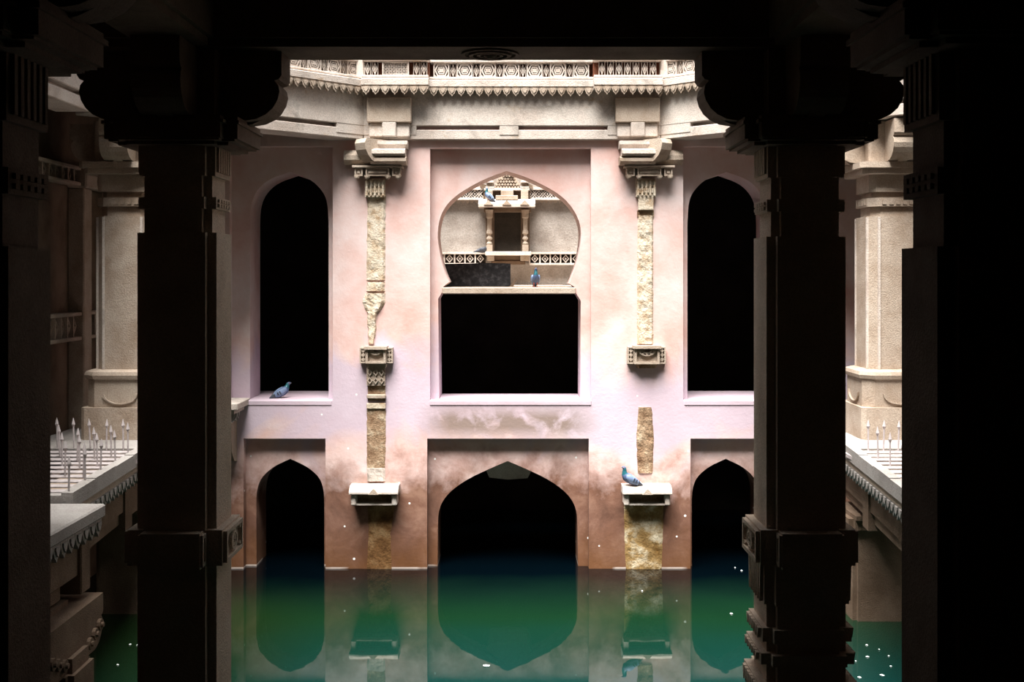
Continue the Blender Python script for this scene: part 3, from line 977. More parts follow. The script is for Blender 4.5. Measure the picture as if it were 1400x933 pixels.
def arms(r, xc, yc, z, hw=.17, mat='dark', s=1.0, dirs=(0, 1, 2, 3)):
    for k in dirs:
        bm = bmesh.new()
        prism(bm, [(a * s, b * s) for a, b in ARM[:1]] + [(a * s, b * s) for a, b in ARM[1:]], -hw, hw)
        # carved rib under the roll
        prism(bm, [(a * s - .05, b * s - .025) for a, b in ARM[6:12]] + [(.45 * s, .1 * s), (.60 * s, .15 * s)], -hw * .35, hw * .35)
        bmesh.ops.rotate(bm, verts=bm.verts, cent=(0, 0, 0), matrix=Matrix.Rotation(k * PI / 2, 3, 'Z'))
        bmesh.ops.translate(bm, verts=bm.verts, vec=(xc, yc, z))
        P(r, 'bracket_arm', bm, mat)

def relief(u, w, h, t):
    """rosette relief on an x-facing face: outline frame, ring, leaves; in local (y,z), thickness along +x"""
    bm = bmesh.new()
    def rg(o_, i_, x0, x1):
        n = len(o_)
        a = [bm.verts.new((x1, p[0], p[1])) for p in o_]; b = [bm.verts.new((x1, p[0], p[1])) for p in i_]
        c = [bm.verts.new((x0, p[0], p[1])) for p in o_]; d = [bm.verts.new((x0, p[0], p[1])) for p in i_]
        for i in range(n):
            j = (i + 1) % n
            bm.faces.new((a[i], a[j], b[j], b[i])); bm.faces.new((a[i], c[i], c[j], a[j])); bm.faces.new((b[i], b[j], d[j], d[i]))
    rg(rect(-w / 2, w / 2, -h / 2, h / 2), rect(-w / 2 + .03, w / 2 - .03, -h / 2 + .03, h / 2 - .03), 0, t)
    R0 = min(w, h) / 2 - .045
    if R0 > .03:
        cir = lambda q: [(q * math.cos(2 * PI * k / 14) * (w / h if w < 1.4 * h else 1.3), q * math.sin(2 * PI * k / 14)) for k in range(14)]
        rg(cir(R0), cir(R0 - .018), 0, t * .9)
        for k in range(8):
            a = 2 * PI * k / 8
            c, s = math.cos(a), math.sin(a)
            q = R0 * .55
            pts = [(q * c - .014 * s, q * s + .014 * c), (q * 1.4 * c, q * 1.4 * s), (q * c + .014 * s, q * s - .014 * c), (q * .45 * c, q * .45 * s)]
            prism(bm, pts, 0, t * .8, 'x')
        for sy in (-1, 1):
            for sz in (-1, 1):
                y, z = sy * (w / 2 - .055), sz * (h / 2 - .05)
                prism(bm, [(y - .018, z), (y, z + .018), (y + .018, z), (y, z - .018)], 0, t * .8, 'x')
    return bm

def great_pillar(xc, yc, zstep, label, zledge=None, tiers=False, mat='pillar'):
    r = empty('stone_pillar', (xc, yc, BED), label, 'pillar', 'great dark pillars of the gallery')
    h = .29
    bm = bmesh.new(); prism(bm, redent(h, .065), BED, (zledge - .26) if zledge is not None else zstep, 'z')
    P(r, 'lower_shaft' if zledge is not None else 'shaft', bm, mat)
    if zledge is not None:
        bm = bmesh.new(); prism(bm, redent(h, .065), zledge, zstep, 'z')
        P(r, 'shaft', bm, mat)
        # ledge ring with carved panels
        bm = bmesh.new(); prism(bm, redent(h + .055, .13, .41), zledge - .26, zledge, 'z')
        P(r, 'ledge_block', bm, mat)
        for sx in (-1, 1):
            bm = relief(0, .50, .23, .03)
            if sx < 0: bmesh.ops.scale(bm, verts=bm.verts, vec=(-1, 1, 1))
            bmesh.ops.translate(bm, verts=bm.verts, vec=(xc + sx * (h + .055), yc, zledge - .13))
            P(r, 'carved_panel', bm, mat)
            bm = relief(0, .10, .23, .02)
            if sx < 0: bmesh.ops.scale(bm, verts=bm.verts, vec=(-1, 1, 1))
            bmesh.ops.translate(bm, verts=bm.verts, vec=(xc + sx * (h + .055 - .13), yc - .345, zledge - .13))
            P(r, 'carved_panel', bm, mat)
        # tiers of carving further down
        for z0, z1, ex, m in () if not tiers else ((zledge - .55, zledge - .26, .02, 0), (zledge - .82, zledge - .72, .035, 1), (zledge - .98, zledge - .90, .05, 1), (zledge - 1.25, zledge - 1.12, .065, 1)):
            bm = bmesh.new()
            prism(bm, redent(h + ex, .07), z0, z1, 'z')
            for sx in (-1, 1):
                for k in range(6):
                    y = yc - .0 + (k - 2.5) * .075 - yc
                    prism(bm, [(y - .03, z1 - .01), (y + .03, z1 - .01), (y, z0 + .01)], sx * (h + ex), sx * (h + ex + .025), 'x')
            bmesh.ops.translate(bm, verts=bm.verts, vec=(xc, yc, 0))
            P(r, 'carved_tier', bm, mat)
    for o in r.children:                       # shafts were drawn about the origin
        if o.name.split('.')[0] in ('shaft', 'lower_shaft', 'ledge_block'):
            o.location.x += xc; o.location.y += yc
    # upper stage: slimmer shaft, beaded bands, fluted block
    hs = h - .04
    bm = bmesh.new(); prism(bm, redent(hs, .06), zstep, .98, 'z'); bmesh.ops.translate(bm, verts=bm.verts, vec=(xc, yc, 0))
    P(r, 'upper_shaft', bm, mat)
    span = .98 - zstep
    zb = zstep + span * .26
    bm = bmesh.new(); prism(bm, redent(hs + .035, .07), zb, zb + span * .13, 'z')
    for sx in (-1, 1):
        for k in range(5):
            for q in range(2):
                y = (k - 2) * .075; z = zb + span * .04 + q * span * .05
                prism(bm, [(y - .022, z - .012), (y + .022, z - .012), (y + .022, z + .012), (y - .022, z + .012)], sx * (hs + .034), sx * (hs + .05), 'x')
    bmesh.ops.translate(bm, verts=bm.verts, vec=(xc, yc, 0))
    P(r, 'beaded_band', bm, mat)
    zf = zstep + span * .62
    bm = bmesh.new(); prism(bm, redent(hs + .03, .06), zf, .98, 'z')
    for sx in (-1, 1):
        for k in range(6):
            y = (k - 2.5) * .065
            prism(bm, [(y - .016, zf + .03), (y + .016, zf + .03), (y + .016, .95), (y - .016, .95)], sx * (hs + .029), sx * (hs + .048), 'x')
            prism(bm, [(y - .016, zf + .03), (y + .016, zf + .03), (y + .016, .95), (y - .016, .95)], sx * (hs + .029), sx * (hs + .048), 'y') if False else None
    bmesh.ops.translate(bm, verts=bm.verts, vec=(xc, yc, 0))
    P(r, 'fluted_block', bm, mat)
    # capital
    bm = bmesh.new()
    prism(bm, redent(.48, .10), .98, 1.14, 'z')
    prism(bm, redent(.40, .08), .94, .98, 'z')
    prism(bm, redent(.495, .09), 1.085, 1.11, 'z')
    prism(bm, redent(.455, .09), .965, .985, 'z')
    bmesh.ops.translate(bm, verts=bm.verts, vec=(xc, yc, 0))
    P(r, 'capital', bm, 'dark')  # capital, core and arms take a darkened stone that paints roof shade
    bm = bmesh.new(); box(bm, xc - .30, xc + .30, yc - .30, yc + .30, 1.14, 1.65, bev=.01)
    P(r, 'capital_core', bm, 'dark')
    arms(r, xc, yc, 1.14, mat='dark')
    return r
great_pillar(-2.455, 8.80, .31, 'dark square pillar with a lit inner edge and carved ledge, left of the arches', zledge=-1.86)
great_pillar(2.155, 8.80, .28, 'dark square pillar with a lit inner edge and carved ledge, right of the arches', zledge=-1.86, tiers=True)
great_pillar(-2.41, 5.15, .12, 'near black pillar at the left border of the picture', mat='dark')  # near pair: same stone, darkened in colour to hold the gallery shade
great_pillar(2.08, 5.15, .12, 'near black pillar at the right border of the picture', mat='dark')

# ------------------------------------------------------------------ gallery beams
def beam(x0, x1, y0, y1, z0, z1, label, mat='dark'):
    r = empty('ceiling_beam', ((x0 + x1) / 2, (y0 + y1) / 2, z0), label, 'beam', 'stone beams of the near gallery')
    P(r, 'beam_body', B(x0, x1, y0, y1, z0 + .06, z1), mat)
    i = .04
    P(r, 'soffit_band', B(x0 + (i if x1 - x0 < 2 else 0), x1 - (i if x1 - x0 < 2 else 0), y0 + (i if y1 - y0 < 2 else 0), y1 - (i if y1 - y0 < 2 else 0), z0, z0 + .06), mat)
    return r
cb = beam(-2.7, 2.4, 8.42, 9.02, 1.65, 2.35, 'wide dark stone beam across the top with a round carving below')
bm = bmesh.new()
cx, cy = px(670, 73, 8.72)[0], 8.72
for r0, r1, z in ((.0, .05, .03), (.075, .10, .02), (.13, .16, .022), (.19, .215, .014)):
    n = 20
    for k in range(n):
        a, b = 2 * PI * k / n, 2 * PI * (k + 1) / n
        if r0 == 0:
            continue
        pts = [(cx + r1 * math.cos(a), cy + r1 * math.sin(a)), (cx + r1 * math.cos(b), cy + r1 * math.sin(b)), (cx + r0 * math.cos(b), cy + r0 * math.sin(b)), (cx + r0 * math.cos(a), cy + r0 * math.sin(a))]
        prism(bm, pts, 1.65 - z, 1.651, 'z')
lathe(bm, [(.02, 1.61), (.05, 1.63), (.05, 1.651)], cx, cy, 14)
P(cb, 'round_carving', bm, 'dark')
beam(-5.6, -2.7, 8.42, 9.02, 1.65, 2.35, 'dark beam from the left lit pillar to the side wall')
beam(2.4, 5.6, 8.42, 9.02, 1.65, 2.35, 'dark beam from the right lit pillar to the side wall')
beam(-2.7, -2.15, 5.42, 8.42, 1.65, 2.35, 'dark beam between the two pillars on the left')
beam(1.85, 2.4, 5.42, 8.42, 1.65, 2.35, 'dark beam between the two pillars on the right')
beam(-5.6, 5.6, 4.88, 5.42, 1.65, 2.35, 'dark cross beam over the two near pillars')
# carved friezes above the near beams close the view to the roof
# ------------------------------------------------------------------ side galleries
def octo(h, c):
    return [(-h + c, -h), (h - c, -h), (h, -h + c), (h, h - c), (h - c, h), (-h + c, h), (-h, h - c), (-h, -h + c)]

G = 1.15                          # the side galleries were drawn at 1/1.15 size
def resize(r, loc):
    r.scale = (G, G, G)
    r.location = loc
    return r

def gallery_post(xc, yc, label, s):
    zf = -1.69
    r = empty('gallery_post', (xc, yc, zf), label, 'pillar', 'tall posts on the side platforms')
    def pr(name, poly, z0, z1, mat='sand'):
        bm = bmesh.new(); prism(bm, poly, z0, z1, 'z'); bmesh.ops.translate(bm, verts=bm.verts, vec=(xc, yc, 0))
        return P(r, name, bm, mat)
    pr('plinth', octo(.40, .04), zf, -1.36)
    pr('base_block', octo(.365, .10), -1.36, -1.08)
    for k in range(2):                          # arched relief on the base
        bm = bmesh.new()
        for q in range(10):
            a, b = PI * q / 10, PI * (q + 1) / 10
            o_ = lambda t, rad: (rad * math.cos(t) * .9, -1.10 - rad * .9 + rad * math.sin(t) * .55 * -1 + rad * .9 - .12 + .0)
            prism(bm, [o_(a, .20), o_(b, .20), o_(b, .18), o_(a, .18)], -.385, -.36)
        bmesh.ops.rotate(bm, verts=bm.verts, cent=(0, 0, 0), matrix=Matrix.Rotation(k * s * PI / 2, 3, 'Z'))
        bmesh.ops.translate(bm, verts=bm.verts, vec=(xc, yc, 0))
        P(r, 'base_relief', bm, 'sand')
    bm = bmesh.new()
    tor = [(.36, -1.08), (.39, -1.065), (.40, -1.03), (.39, -.995), (.33, -.975)]
    rings = [[(xc + x * t / .36, yc + y * t / .36, z) for x, y in octo(.36, .11)] for t, z in tor]
    loft(bm, rings)
    P(r, 'torus', bm, 'sand')
    pr('shaft', octo(.29, .095), -.98, .61)
    for k in range(8):                          # thin raised arrises
        q = octo(.29, .095)[k]
        bm = bmesh.new(); box(bm, xc + q[0] * 1.0 - .012, xc + q[0] + .012, yc + q[1] - .012, yc + q[1] + .012, -.97, .60)
        P(r, 'arris', bm, 'pale')
    pr('neck', octo(.25, .08), .61, .78)
    bm = bmesh.new(); prism(bm, octo(.29, .09), .71, .80, 'z')
    for q in range(4):
        b2 = bmesh.new()
        for k in range(5):
            box(b2, (k - 2) * .07 - .022, (k - 2) * .07 + .022, -.30, -.28, .73, .78)
        bmesh.ops.rotate(b2, verts=b2.verts, cent=(0, 0, 0), matrix=Matrix.Rotation(q * PI / 2, 3, 'Z'))
        tmp = bpy.data.meshes.new('t'); b2.to_mesh(tmp); b2.free(); bm.from_mesh(tmp); bpy.data.meshes.remove(tmp)
    bmesh.ops.translate(bm, verts=bm.verts, vec=(xc, yc, 0))
    P(r, 'beaded_band', bm, 'sand')
    pr('carved_block', octo(.28, .06), .86, 1.04)
    pr('neck', octo(.24, .06), .80, .86)
    pr('capital_plate', octo(.38, .05), 1.04, 1.10)
    pr('capital_plate', octo(.42, .05), 1.10, 1.16)
    pr('capital_core', octo(.30, .02), 1.16, 1.59)
    arms(r, xc, yc, 1.17, .14, 'sand', .8)
    return r
resize(gallery_post(-4.02, 12.4, 'sandstone post rising from the platform of rows of spikes', 1), (-4.62, 14.22, -1.945))
resize(gallery_post(3.98, 12.4, 'bright octagonal sandstone post standing on the right platform', -1), (4.58, 14.22, -1.945))

def platform(s, xe0, xe1, label):
    """s=-1 left, +1 right; edge runs from (xe0, 8.95) to (xe1, 15.98)"""
    ex = lambda d: xe0 + (xe1 - xe0) * (d - 8.95) / (13.2 - 8.95)
    zf = -1.69
    r = empty('stone_platform', (s * 4.4, 12.0, zf - .14), label, 'platform', 'side platforms')
    # floor plate with an opening for the grille
    hole = [(ex(9.06) + s * .10, 9.06), (s * 4.75, 9.06), (s * 4.75, 11.38), (ex(11.38) + s * .10, 11.38)]
    outer = [(ex(8.95), 8.95), (s * 4.85, 8.95), (s * 4.85, 13.2), (ex(13.2), 13.2)]
    o = plate('floor_slab', [outer, hole], zf - .10, zf, 'plat', axis='z'); o.parent = r; rel(r, o)
    # low kerb along the edge in stones
    d = 8.95
    k = 0
    while d < 11.5:
        d2 = min(d + .62, 11.5)
        bm = bmesh.new()
        a, b = ex(d), ex(d2)
        prism(bm, [(a, d + .004), (a + s * .09, d + .004), (b + s * .09, d2 - .004), (b, d2 - .004)], zf, zf + .022 + .006 * (k % 2), 'z')
        P(r, 'kerb_stone', bm, 'plat')
        d = d2; k += 1
    # lower edge course set back, petals below it
    bm = bmesh.new()
    prism(bm, [(ex(8.95) + s * .02, 8.97), (s * 4.85, 8.97), (s * 4.85, 13.2), (ex(13.2) + s * .05, 13.2)][:2] + [(ex(8.95) + s * .55, 9.0)] + [(ex(13.2) + s * .5, 13.2), (ex(13.2) + s * .02, 13.2)], zf - .16, zf - .101, 'z')
    P(r, 'edge_course', bm, 'sand')
    ang = math.atan2(13.2 - 8.95, ex(13.2) - ex(8.95))
    n = 30
    for k in range(n):
        dd = 9.05 + (k + .5) * 4.1 / n
        o = place('petal', PETAL_D, r, (ex(dd) + s * .02, dd, zf - .15), (0, 0, ang if s > 0 else ang))
        if s < 0: o.rotation_euler = (0, 0, ang)
        else: o.rotation_euler = (0, 0, ang + PI)
        rel(r, o)
    # fascia beams under the floor
    def strip(name, o0, o1, z0, z1, d0=8.97, d1=13.2, mat='dark'):  # fascias coloured darker to paint the shade below the overhang
        bm = bmesh.new()
        prism(bm, [(ex(d0) + s * o0, d0), (ex(d0) + s * o1, d0), (ex(d1) + s * o1, d1), (ex(d1) + s * o0, d1)], z0, z1, 'z')
        P(r, name, bm, mat)
    strip('fascia', .15, .5, zf - .54, zf - .20)
    strip('lower_fascia', .19, .48, zf - .66, zf - .54)
    strip('fascia_block', .13, .5, zf - .72, zf - .30, 8.97, 9.25)
    strip('fascia_block', .13, .5, zf - .72, zf - .30, 11.0, 11.25)
    return r, ex
pl, exl = platform(-1, -3.36, -3.66, 'side platform with pale floor carrying the large iron spike grille')
prr, exr = platform(1, 3.03, 3.42, 'right side platform with petal edging below a short row of spikes')
resize(pl, (-5.06, 13.8, -2.1045))
resize(prr, (5.06, 13.8, -2.1045))

# spiked grilles lying over the openings
def spike_mesh():
    bm = bmesh.new()
    h = .30
    lathe(bm, [(.0085, 0), (.0085, h - .085), (.011, h - .08), (.018, h - .062), (.010, h - .03), (.002, h)], 0, 0, 6)
    return bm_mesh(bm, 'spike', 'metal')
SPIKE = spike_mesh()
def grille(s, ex, bases, label):
    zf = -1.69
    r = empty('spike_grille', (s * 4.1, 10.2, zf), label, 'grille', 'iron spike grilles')
    d = 9.14
    while d < 11.38:
        a, b = ex(d) + s * .10, s * 4.75
        P(r, 'bar', B(min(a, b), max(a, b), d, d + .105, zf - .018, zf - .005, bev=.003), 'metal')
        d += .225
    for x in ((exl(9.1) - .14, -4.0, -4.5) if s < 0 else (exr(9.1) + .2, 3.8, 4.5)):
        P(r, 'cross_bar', B(x - .015, x + .015, 9.06, 11.38, zf - .07, zf - .036), 'metal')
    for (x, d) in bases:
        o = place('spike', SPIKE, r, (x, d, zf - .006), (R.uniform(-.04, .04), R.uniform(-.04, .04), 0))
        rel(r, o)
    return r
def floor_pt(x, y, z=-1.69):
    d = F * -z / (y - 376)
    return ((x - 700) / F * d, d)
zb = [(150, 515), (163, 560), (175, 610), (190, 665), (210, 762), (237, 517), (255, 580), (268, 625), (288, 675), (297, 702), (325, 520), (347, 575), (362, 612), (378, 650), (410, 525), (436, 562), (458, 595), (500, 525), (525, 546)]
resize(grille(-1, exl, [floor_pt(40 + a / 3.887, 480 + b / 3.887) for a, b in zb], 'pale grille of flat bars with many upright spikes on the platform'), (-4.715, 11.73, -1.9435))
resize(grille(1, exr, [floor_pt(1187, 616), floor_pt(1200.5, 627), floor_pt(1208, 616), floor_pt(1217, 637), floor_pt(1228, 617), floor_pt(1235, 650)], 'pale grille with few spikes beside the bright octagonal post'), (4.715, 11.73, -1.9435))

# near left slab below the grille
r = empty('stone_slab', (-4.1, 7.8, -2.35), 'thick white topped stone slab below the front of the spike grille', 'slab')
P(r, 'top_slab', B(-4.85, -3.10, 6.2, 8.93, -1.845, -1.745, bev=.012), 'plat')
for k in range(19):
    o = place('petal', PETAL_D, r, (-3.12, 6.4 + k * .135, -1.845), (0, 0, PI / 2))
    rel(r, o)
P(r, 'fascia', B(-3.6, -3.20, 6.2, 8.88, -2.22, -1.845, bev=.01), 'dark')  # darker colour paints the shade under the slab
P(r, 'lower_fascia', B(-3.6, -3.24, 6.2, 8.40, -2.34, -2.22, bev=.01), 'dark')
P(r, 'fascia_block', B(-3.6, -3.17, 8.62, 8.80, -2.36, -1.97, bev=.01), 'dark')
P(r, 'fascia_block', B(-3.6, -3.17, 7.3, 7.75, -2.48, -1.97, bev=.01), 'dark')
resize(r, (-4.715, 8.97, -2.7025))

def lower_post(xc, yc, h, ztop, label, bracket=False):
    r = empty('lower_post', (xc, yc, BED), label, 'pillar', 'posts standing in the water below the platforms')
    bm = bmesh.new(); prism(bm, redent(h, .05), BED, ztop, 'z'); bmesh.ops.translate(bm, verts=bm.verts, vec=(xc, yc, 0))
    P(r, 'shaft', bm, 'dark')
    bm = bmesh.new(); prism(bm, redent(h + (.06 if not bracket else -.03), .06), ztop, ztop + .12, 'z'); bmesh.ops.translate(bm, verts=bm.verts, vec=(xc, yc, 0))
    P(r, 'capital', bm, 'dark')
    if bracket:
        arms(r, xc + .02, yc, ztop + .0, .18, 'dark', .85, (1, 3))
        for sy in (-1, 1):
            for k in range(3):                  # carved rolls on the bracket face
                bm = bmesh.new()
                y = yc + sy * (.28 + k * .12)
                z = ztop + .10 + .045 * k
                n = 10
                prism(bm, [(y + .05 * math.cos(2 * PI * q / n), z + .05 * math.sin(2 * PI * q / n)) for q in range(n)], xc + .195, xc + .23, 'x')
                prism(bm, [(y + .022 * math.cos(2 * PI * q / n), z + .022 * math.sin(2 * PI * q / n)) for q in range(n)], xc + .225, xc + .25, 'x')
                P(r, 'carved_roll', bm, 'dark')
        P(r, 'capital_core', B(xc - .25, xc + .04, yc - .25, yc + .25, ztop + .12, -2.72), 'dark')
    else:
        P(r, 'capital_core', B(xc - h, xc + h, yc - h - .1, yc + h + .1, ztop + .12, ztop + .17), 'dark')
    return r
lower_post(-3.76, 9.55, .27, -3.2, 'dim post with a scrolled bracket under the thick white topped slab', True)
lower_post(-4.6, 14.2, .34, -2.95, 'dim post in the water under the spiked platform')
lower_post(4.3, 13.9, .34, -2.95, 'dim post in the water under the right platform')

# corner ledge at the left end of the far wall
r = empty('corner_ledge', (-3.9, 15.9, -2.55), 'small stone ledge with petals and a bracket beside the upper arch with a pigeon', 'ledge')
P(r, 'top_slab', B(-4.6, -3.60, 15.35, 16.1, -1.78, -1.69, bev=.01), 'pale')
P(r, 'edge_course', B(-4.6, -3.66, 15.42, 16.0, -1.84, -1.78), 'pale')
for k in range(7):
    o = place('petal', PETAL_D, r, (-4.45 + k * .125, 15.46, -1.83)); rel(r, o)
for k in range(3):
    o = place('petal', PETAL_D, r, (-3.70, 15.55 + k * .14, -1.83), (0, 0, PI / 2)); rel(r, o)
bm = bmesh.new()
prism(bm, [(16.0, -1.84), (15.5, -1.84), (15.5, -2.05), (15.55, -2.15), (15.68, -2.25), (15.70, -2.38), (15.85, -2.52), (16.0, -2.55)], -4.3, -3.76, 'x')
P(r, 'bracket', bm, 'sand')

# jali bands and a pilaster on the left gallery wall
def side_band(d0, d1, zt, zbm, label):
    r = empty('openwork_band', (-5.6, (d0 + d1) / 2, zbm), label, 'band')
    P(r, 'back_strip', B(-5.61, -5.57, d0, d1, zbm, zt), 'dark')
    P(r, 'top_rail', B(-5.61, -5.42, d0, d1, zt - .045, zt, bev=.006), 'sand')
    P(r, 'bottom_rail', B(-5.61, -5.42, d0, d1, zbm, zbm + .045, bev=.006), 'sand')
    n = round((d1 - d0) / .2)
    for k in range(n):
        y = d0 + (k + .5) * (d1 - d0) / n
        zc = (zt + zbm) / 2
        bm = bmesh.new()
        box(bm, -5.58, -5.45, y - .1 - .014, y - .1 + .014, zbm, zt)
        for o_ in (.08, .045):
            pts = [(y - o_, zc), (y, zc + o_ * 1.2), (y + o_, zc), (y, zc - o_ * 1.2)]
            for q in range(4):
                a, b = pts[q], pts[(q + 1) % 4]
                c = (y, zc)
                ins = lambda p: (p[0] + (c[0] - p[0]) * .22, p[1] + (c[1] - p[1]) * .22)
                prism(bm, [a, b, ins(b), ins(a)], -5.58, -5.48, 'x')
        P(r, 'openwork_piece', bm, 'sand')
    return r
side_band(13.0, 14.75, -.47, -.82, 'carved openwork band halfway up the dim wall behind the sandstone post')
side_band(15.08, 15.95, -.47, -.82, 'short openwork band in the dim corner beside the sandstone post')
side_band(13.0, 15.95, 1.36, 1.12, 'carved frieze high on the dim wall behind the sandstone post')
r = empty('wall_pilaster', (-5.55, 14.9, -1.95), 'plain pilaster on the dim wall between two openwork bands', 'pilaster')
P(r, 'shaft', B(-5.61, -5.4, 14.77, 15.05, -1.95, 1.1, bev=.015), 'sand')
P(r, 'capital', B(-5.61, -5.35, 14.72, 15.1, 1.1, 1.36, bev=.02), 'sand')

# ------------------------------------------------------------------ water and what floats on it
bm = bmesh.new()
vs = [bm.verts.new(p) for p in ((-5.6, -4, WATER), (5.6, -4, WATER), (5.6, 20, WATER), (-5.6, 20, WATER))]
bm.faces.new(vs)
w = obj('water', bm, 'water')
tag(w, 'still dark green water filling the stepwell below the arches', 'water', kind='structure')
def fleck_mesh():
    bm = bmesh.new()
    n = 8
    top = [bm.verts.new((.03 * math.cos(2 * PI * k / n) * (1.4 if k % 2 else 1), .02 * math.sin(2 * PI * k / n), .004)) for k in range(n)]
    tip = bm.verts.new((0, 0, .014)); bot = bm.verts.new((0, 0, -.002))
    for k in range(n):
        bm.faces.new((top[k], top[(k + 1) % n], tip)); bm.faces.new((top[(k + 1) % n], top[k], bot))
    return bm_mesh(bm, 'down_fleck', 'fleck')
FL = fleck_mesh()
specks = [(665, 911, 1.9), (1000, 840, 1.0), (1005, 777, .8), (1014, 781, .8), (878, 809, .6), (1152, 818, .8), (1145, 878, 1), (1154, 897, 1.2), (1185, 883, .8), (1202, 889, .6), (1186, 899, 1), (1215, 898, .7), (1206, 924, 1.4), (1175, 927, 1.2), (178, 882, 1), (188, 883, 1), (161, 910, .8), (1218, 912, .7), (1170, 905, .6)]
for x, y, s in specks:
    d = F * 4.02 / (y - 376)
    o = place('down_fleck', FL, None, ((x - 700) / F * d, d, WATER + .001), (0, 0, R.random() * 3), (s * .6, s * .7, 1))
    tag(o, 'white fleck of down floating on the dark green water', 'feather', 'white flecks floating on the water')

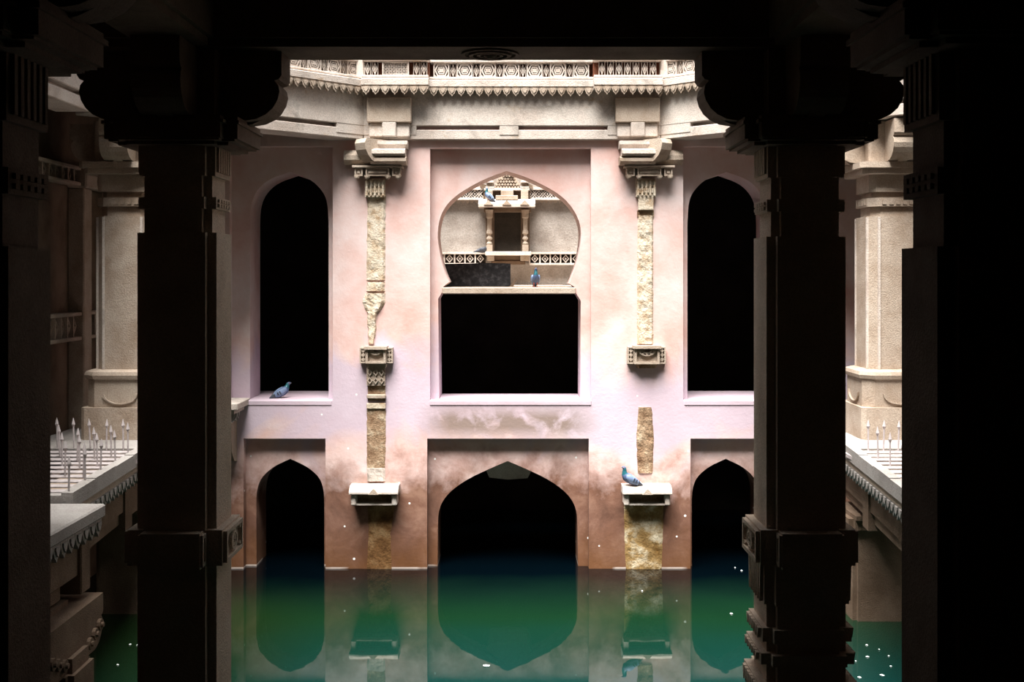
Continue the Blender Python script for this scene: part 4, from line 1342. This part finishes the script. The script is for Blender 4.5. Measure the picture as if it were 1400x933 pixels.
# ------------------------------------------------------------------ pigeons
def pigeon(loc, rz, label, pitch=0., s=1.0, crouch=False, head_up=1.0, dark=False, head_turn=0.):
    """faces +x before turning; loc is where the feet stand"""
    r = empty('pigeon', loc, label, 'pigeon', 'pigeons', rz)
    r.scale = (s, s, s)
    lift = .035 if not crouch else -.005
    # spine: (x, z, half width, half height)
    sp = [(-.185, .035, .022, .004), (-.15, .042, .026, .008), (-.11, .052, .030, .018), (-.07, .062, .044, .034), (-.02, .072, .056, .050), (.03, .083, .058, .056), (.07, .098, .050, .052), (.095, .122, .034, .038)]
    nk = [(.105, .150, .025, .028), (.110, .172, .022, .024), (.118, .190, .023, .023), (.132, .197, .020, .019), (.147, .195, .010, .010)]
    if head_up < 1:
        nk = [(.095 + (x - .095) * 1.25, .122 + (z - .122) * head_up, a, b) for x, z, a, b in nk]
    pts = sp + nk
    rings = []
    N = 12
    for i, (x, z, w_, h_) in enumerate(pts):
        a = pts[max(0, i - 1)]; b = pts[min(len(pts) - 1, i + 1)]
        t = Vector((b[0] - a[0], 0, b[1] - a[1])).normalized()
        up = Vector((-t.z, 0, t.x))
        ring = []
        for k in range(N):
            th = 2 * PI * k / N
            p = Vector((x, 0, z)) + up * (h_ * math.sin(th)) + Vector((0, w_ * math.cos(th), 0))
            ring.append(p)
        rings.append(ring)
    hv = rings[len(sp) + 1:]
    bm = bmesh.new()
    loft(bm, [[(p.x, p.y, p.z + lift) for p in rg] for rg in rings])
    me = bm_mesh(bm, 'body', 'birddark' if dark else 'bird', True)
    me.materials.append(M['neck'])
    me.materials.append(M['birddark'])
    for p in me.polygons:
        i = p.index // N
        if len(sp) - 1 <= i <= len(sp) + 1: p.material_index = 1
        if i <= 1: p.material_index = 2
    bd = place('body', me, r)
    cr = Vector((pts[10][0], 0, pts[10][1] + lift))
    # beak and eyes
    bm = bmesh.new()
    bx, bz = pts[-1][0] - .004, pts[-1][1] + lift
    rg = [[(bx + q, rr_ * math.cos(2 * PI * k / 6), bz - .25 * q + rr_ * .8 * math.sin(2 * PI * k / 6)) for k in range(6)] for q, rr_ in ((0, .007), (.012, .0055), (.024, .001))]
    loft(bm, rg)
    place('beak', bm_mesh(bm, 'beak', 'beak'), r)
    for sy in (-1, 1):
        bm = bmesh.new()
        bmesh.ops.create_icosphere(bm, subdivisions=1, radius=.005)
        bmesh.ops.translate(bm, verts=bm.verts, vec=(cr.x + .014, sy * .019, cr.z + .006))
        place('eye', bm_mesh(bm, 'eye', 'eye', True), r)
    # folded wings with two dark bars
    for sy in (-1, 1):
        wg = [(.075, .105, .018, .022), (.05, .102, .020, .040), (.01, .092, .020, .046), (-.04, .080, .016, .042), (-.09, .066, .012, .030), (-.135, .054, .008, .016), (-.165, .046, .004, .006)]
        rings_w = []
        for i, (x, z, th_, h_) in enumerate(wg):
            yb = [.040, .048, .050, .042, .030, .020, .012][i]
            rings_w.append([(x, sy * (yb + th_ * math.cos(2 * PI * k / 8)), z + lift + h_ * math.sin(2 * PI * k / 8)) for k in range(8)])
        bm = bmesh.new()
        loft(bm, rings_w)
        me = bm_mesh(bm, 'wing', 'birddark' if dark else 'birdpale', True)
        me.materials.append(M['birddark'])
        for p in me.polygons:
            if p.index // 8 >= 4 and len(p.vertices) == 4: p.material_index = 1
        wo = place('wing', me, r)
        for q in (-.025, -.058):
            bm = bmesh.new()
            prism(bm, [(q, .065 + lift), (q + .014, .063 + lift), (q + .004, .118 + lift - abs(q) * .2), (q - .010, .116 + lift - abs(q) * .2)], sy * .052, sy * .066)
            o = place('wing_bar', bm_mesh(bm, 'wing_bar', 'birddark'), wo)
    rot = Matrix.Translation((.015, 0, .07 + lift)) @ Matrix.Rotation(-math.radians(pitch), 4, 'Y') @ Matrix.Translation((-.015, 0, -.07 - lift))
    for o in r.children_recursive:               # tilt the bird about its hips
        o.data.transform(rot)
    if not crouch:
        for sy in (-1, 1):
            bm = bmesh.new()
            lathe(bm, [(.006, .004), (.005, .03), (.009, .055), (.014, .075)], .015, sy * .022, 6)
            for a in (-.5, 0, .5, PI):
                c, s_ = math.cos(a), math.sin(a)
                L = .032 if a != PI else .018
                x0, y0 = .015, sy * .022
                prism(bm, [(x0 - .004 * s_, y0 + .004 * c), (x0 + L * c, y0 + L * s_), (x0 + .004 * s_, y0 - .004 * c)], 0, .006, 'z')
            place('leg', bm_mesh(bm, 'leg', 'leg'), r)
    return r
SILL = -1.715
p = px(380, 539, 16.45)
pigeon((-3.22, 16.30, SILL), math.radians(28), 'blue grey pigeon crouching on the sill of the upper arch', s=1.05, crouch=True, head_up=.6, pitch=14)
pigeon((1.61, 15.83, Z_(661)), math.radians(183), 'blue grey pigeon perched on the end of a stone ledge above the water', s=1.12, pitch=16, crouch=True)
p = px(732, 394, 16.35)
pigeon((p[0], 16.35, -.172), math.radians(-85), 'small blue pigeon facing front on the floor edge of the keyhole arch', s=.95, pitch=24)
p = S(669, 274, 19.75)
pigeon((p[0], 19.64, p[1] - .03), math.radians(155), 'pigeon perched on the canopy of the niche', s=.82, pitch=28)
p = S(661, 350, 19.75)
pigeon((p[0] - .02, 19.74, S(0, 346)[1] - .02), math.radians(15), 'dark pigeon at the foot of the niche above the black slab', s=.85, crouch=True, head_up=.5, dark=True)
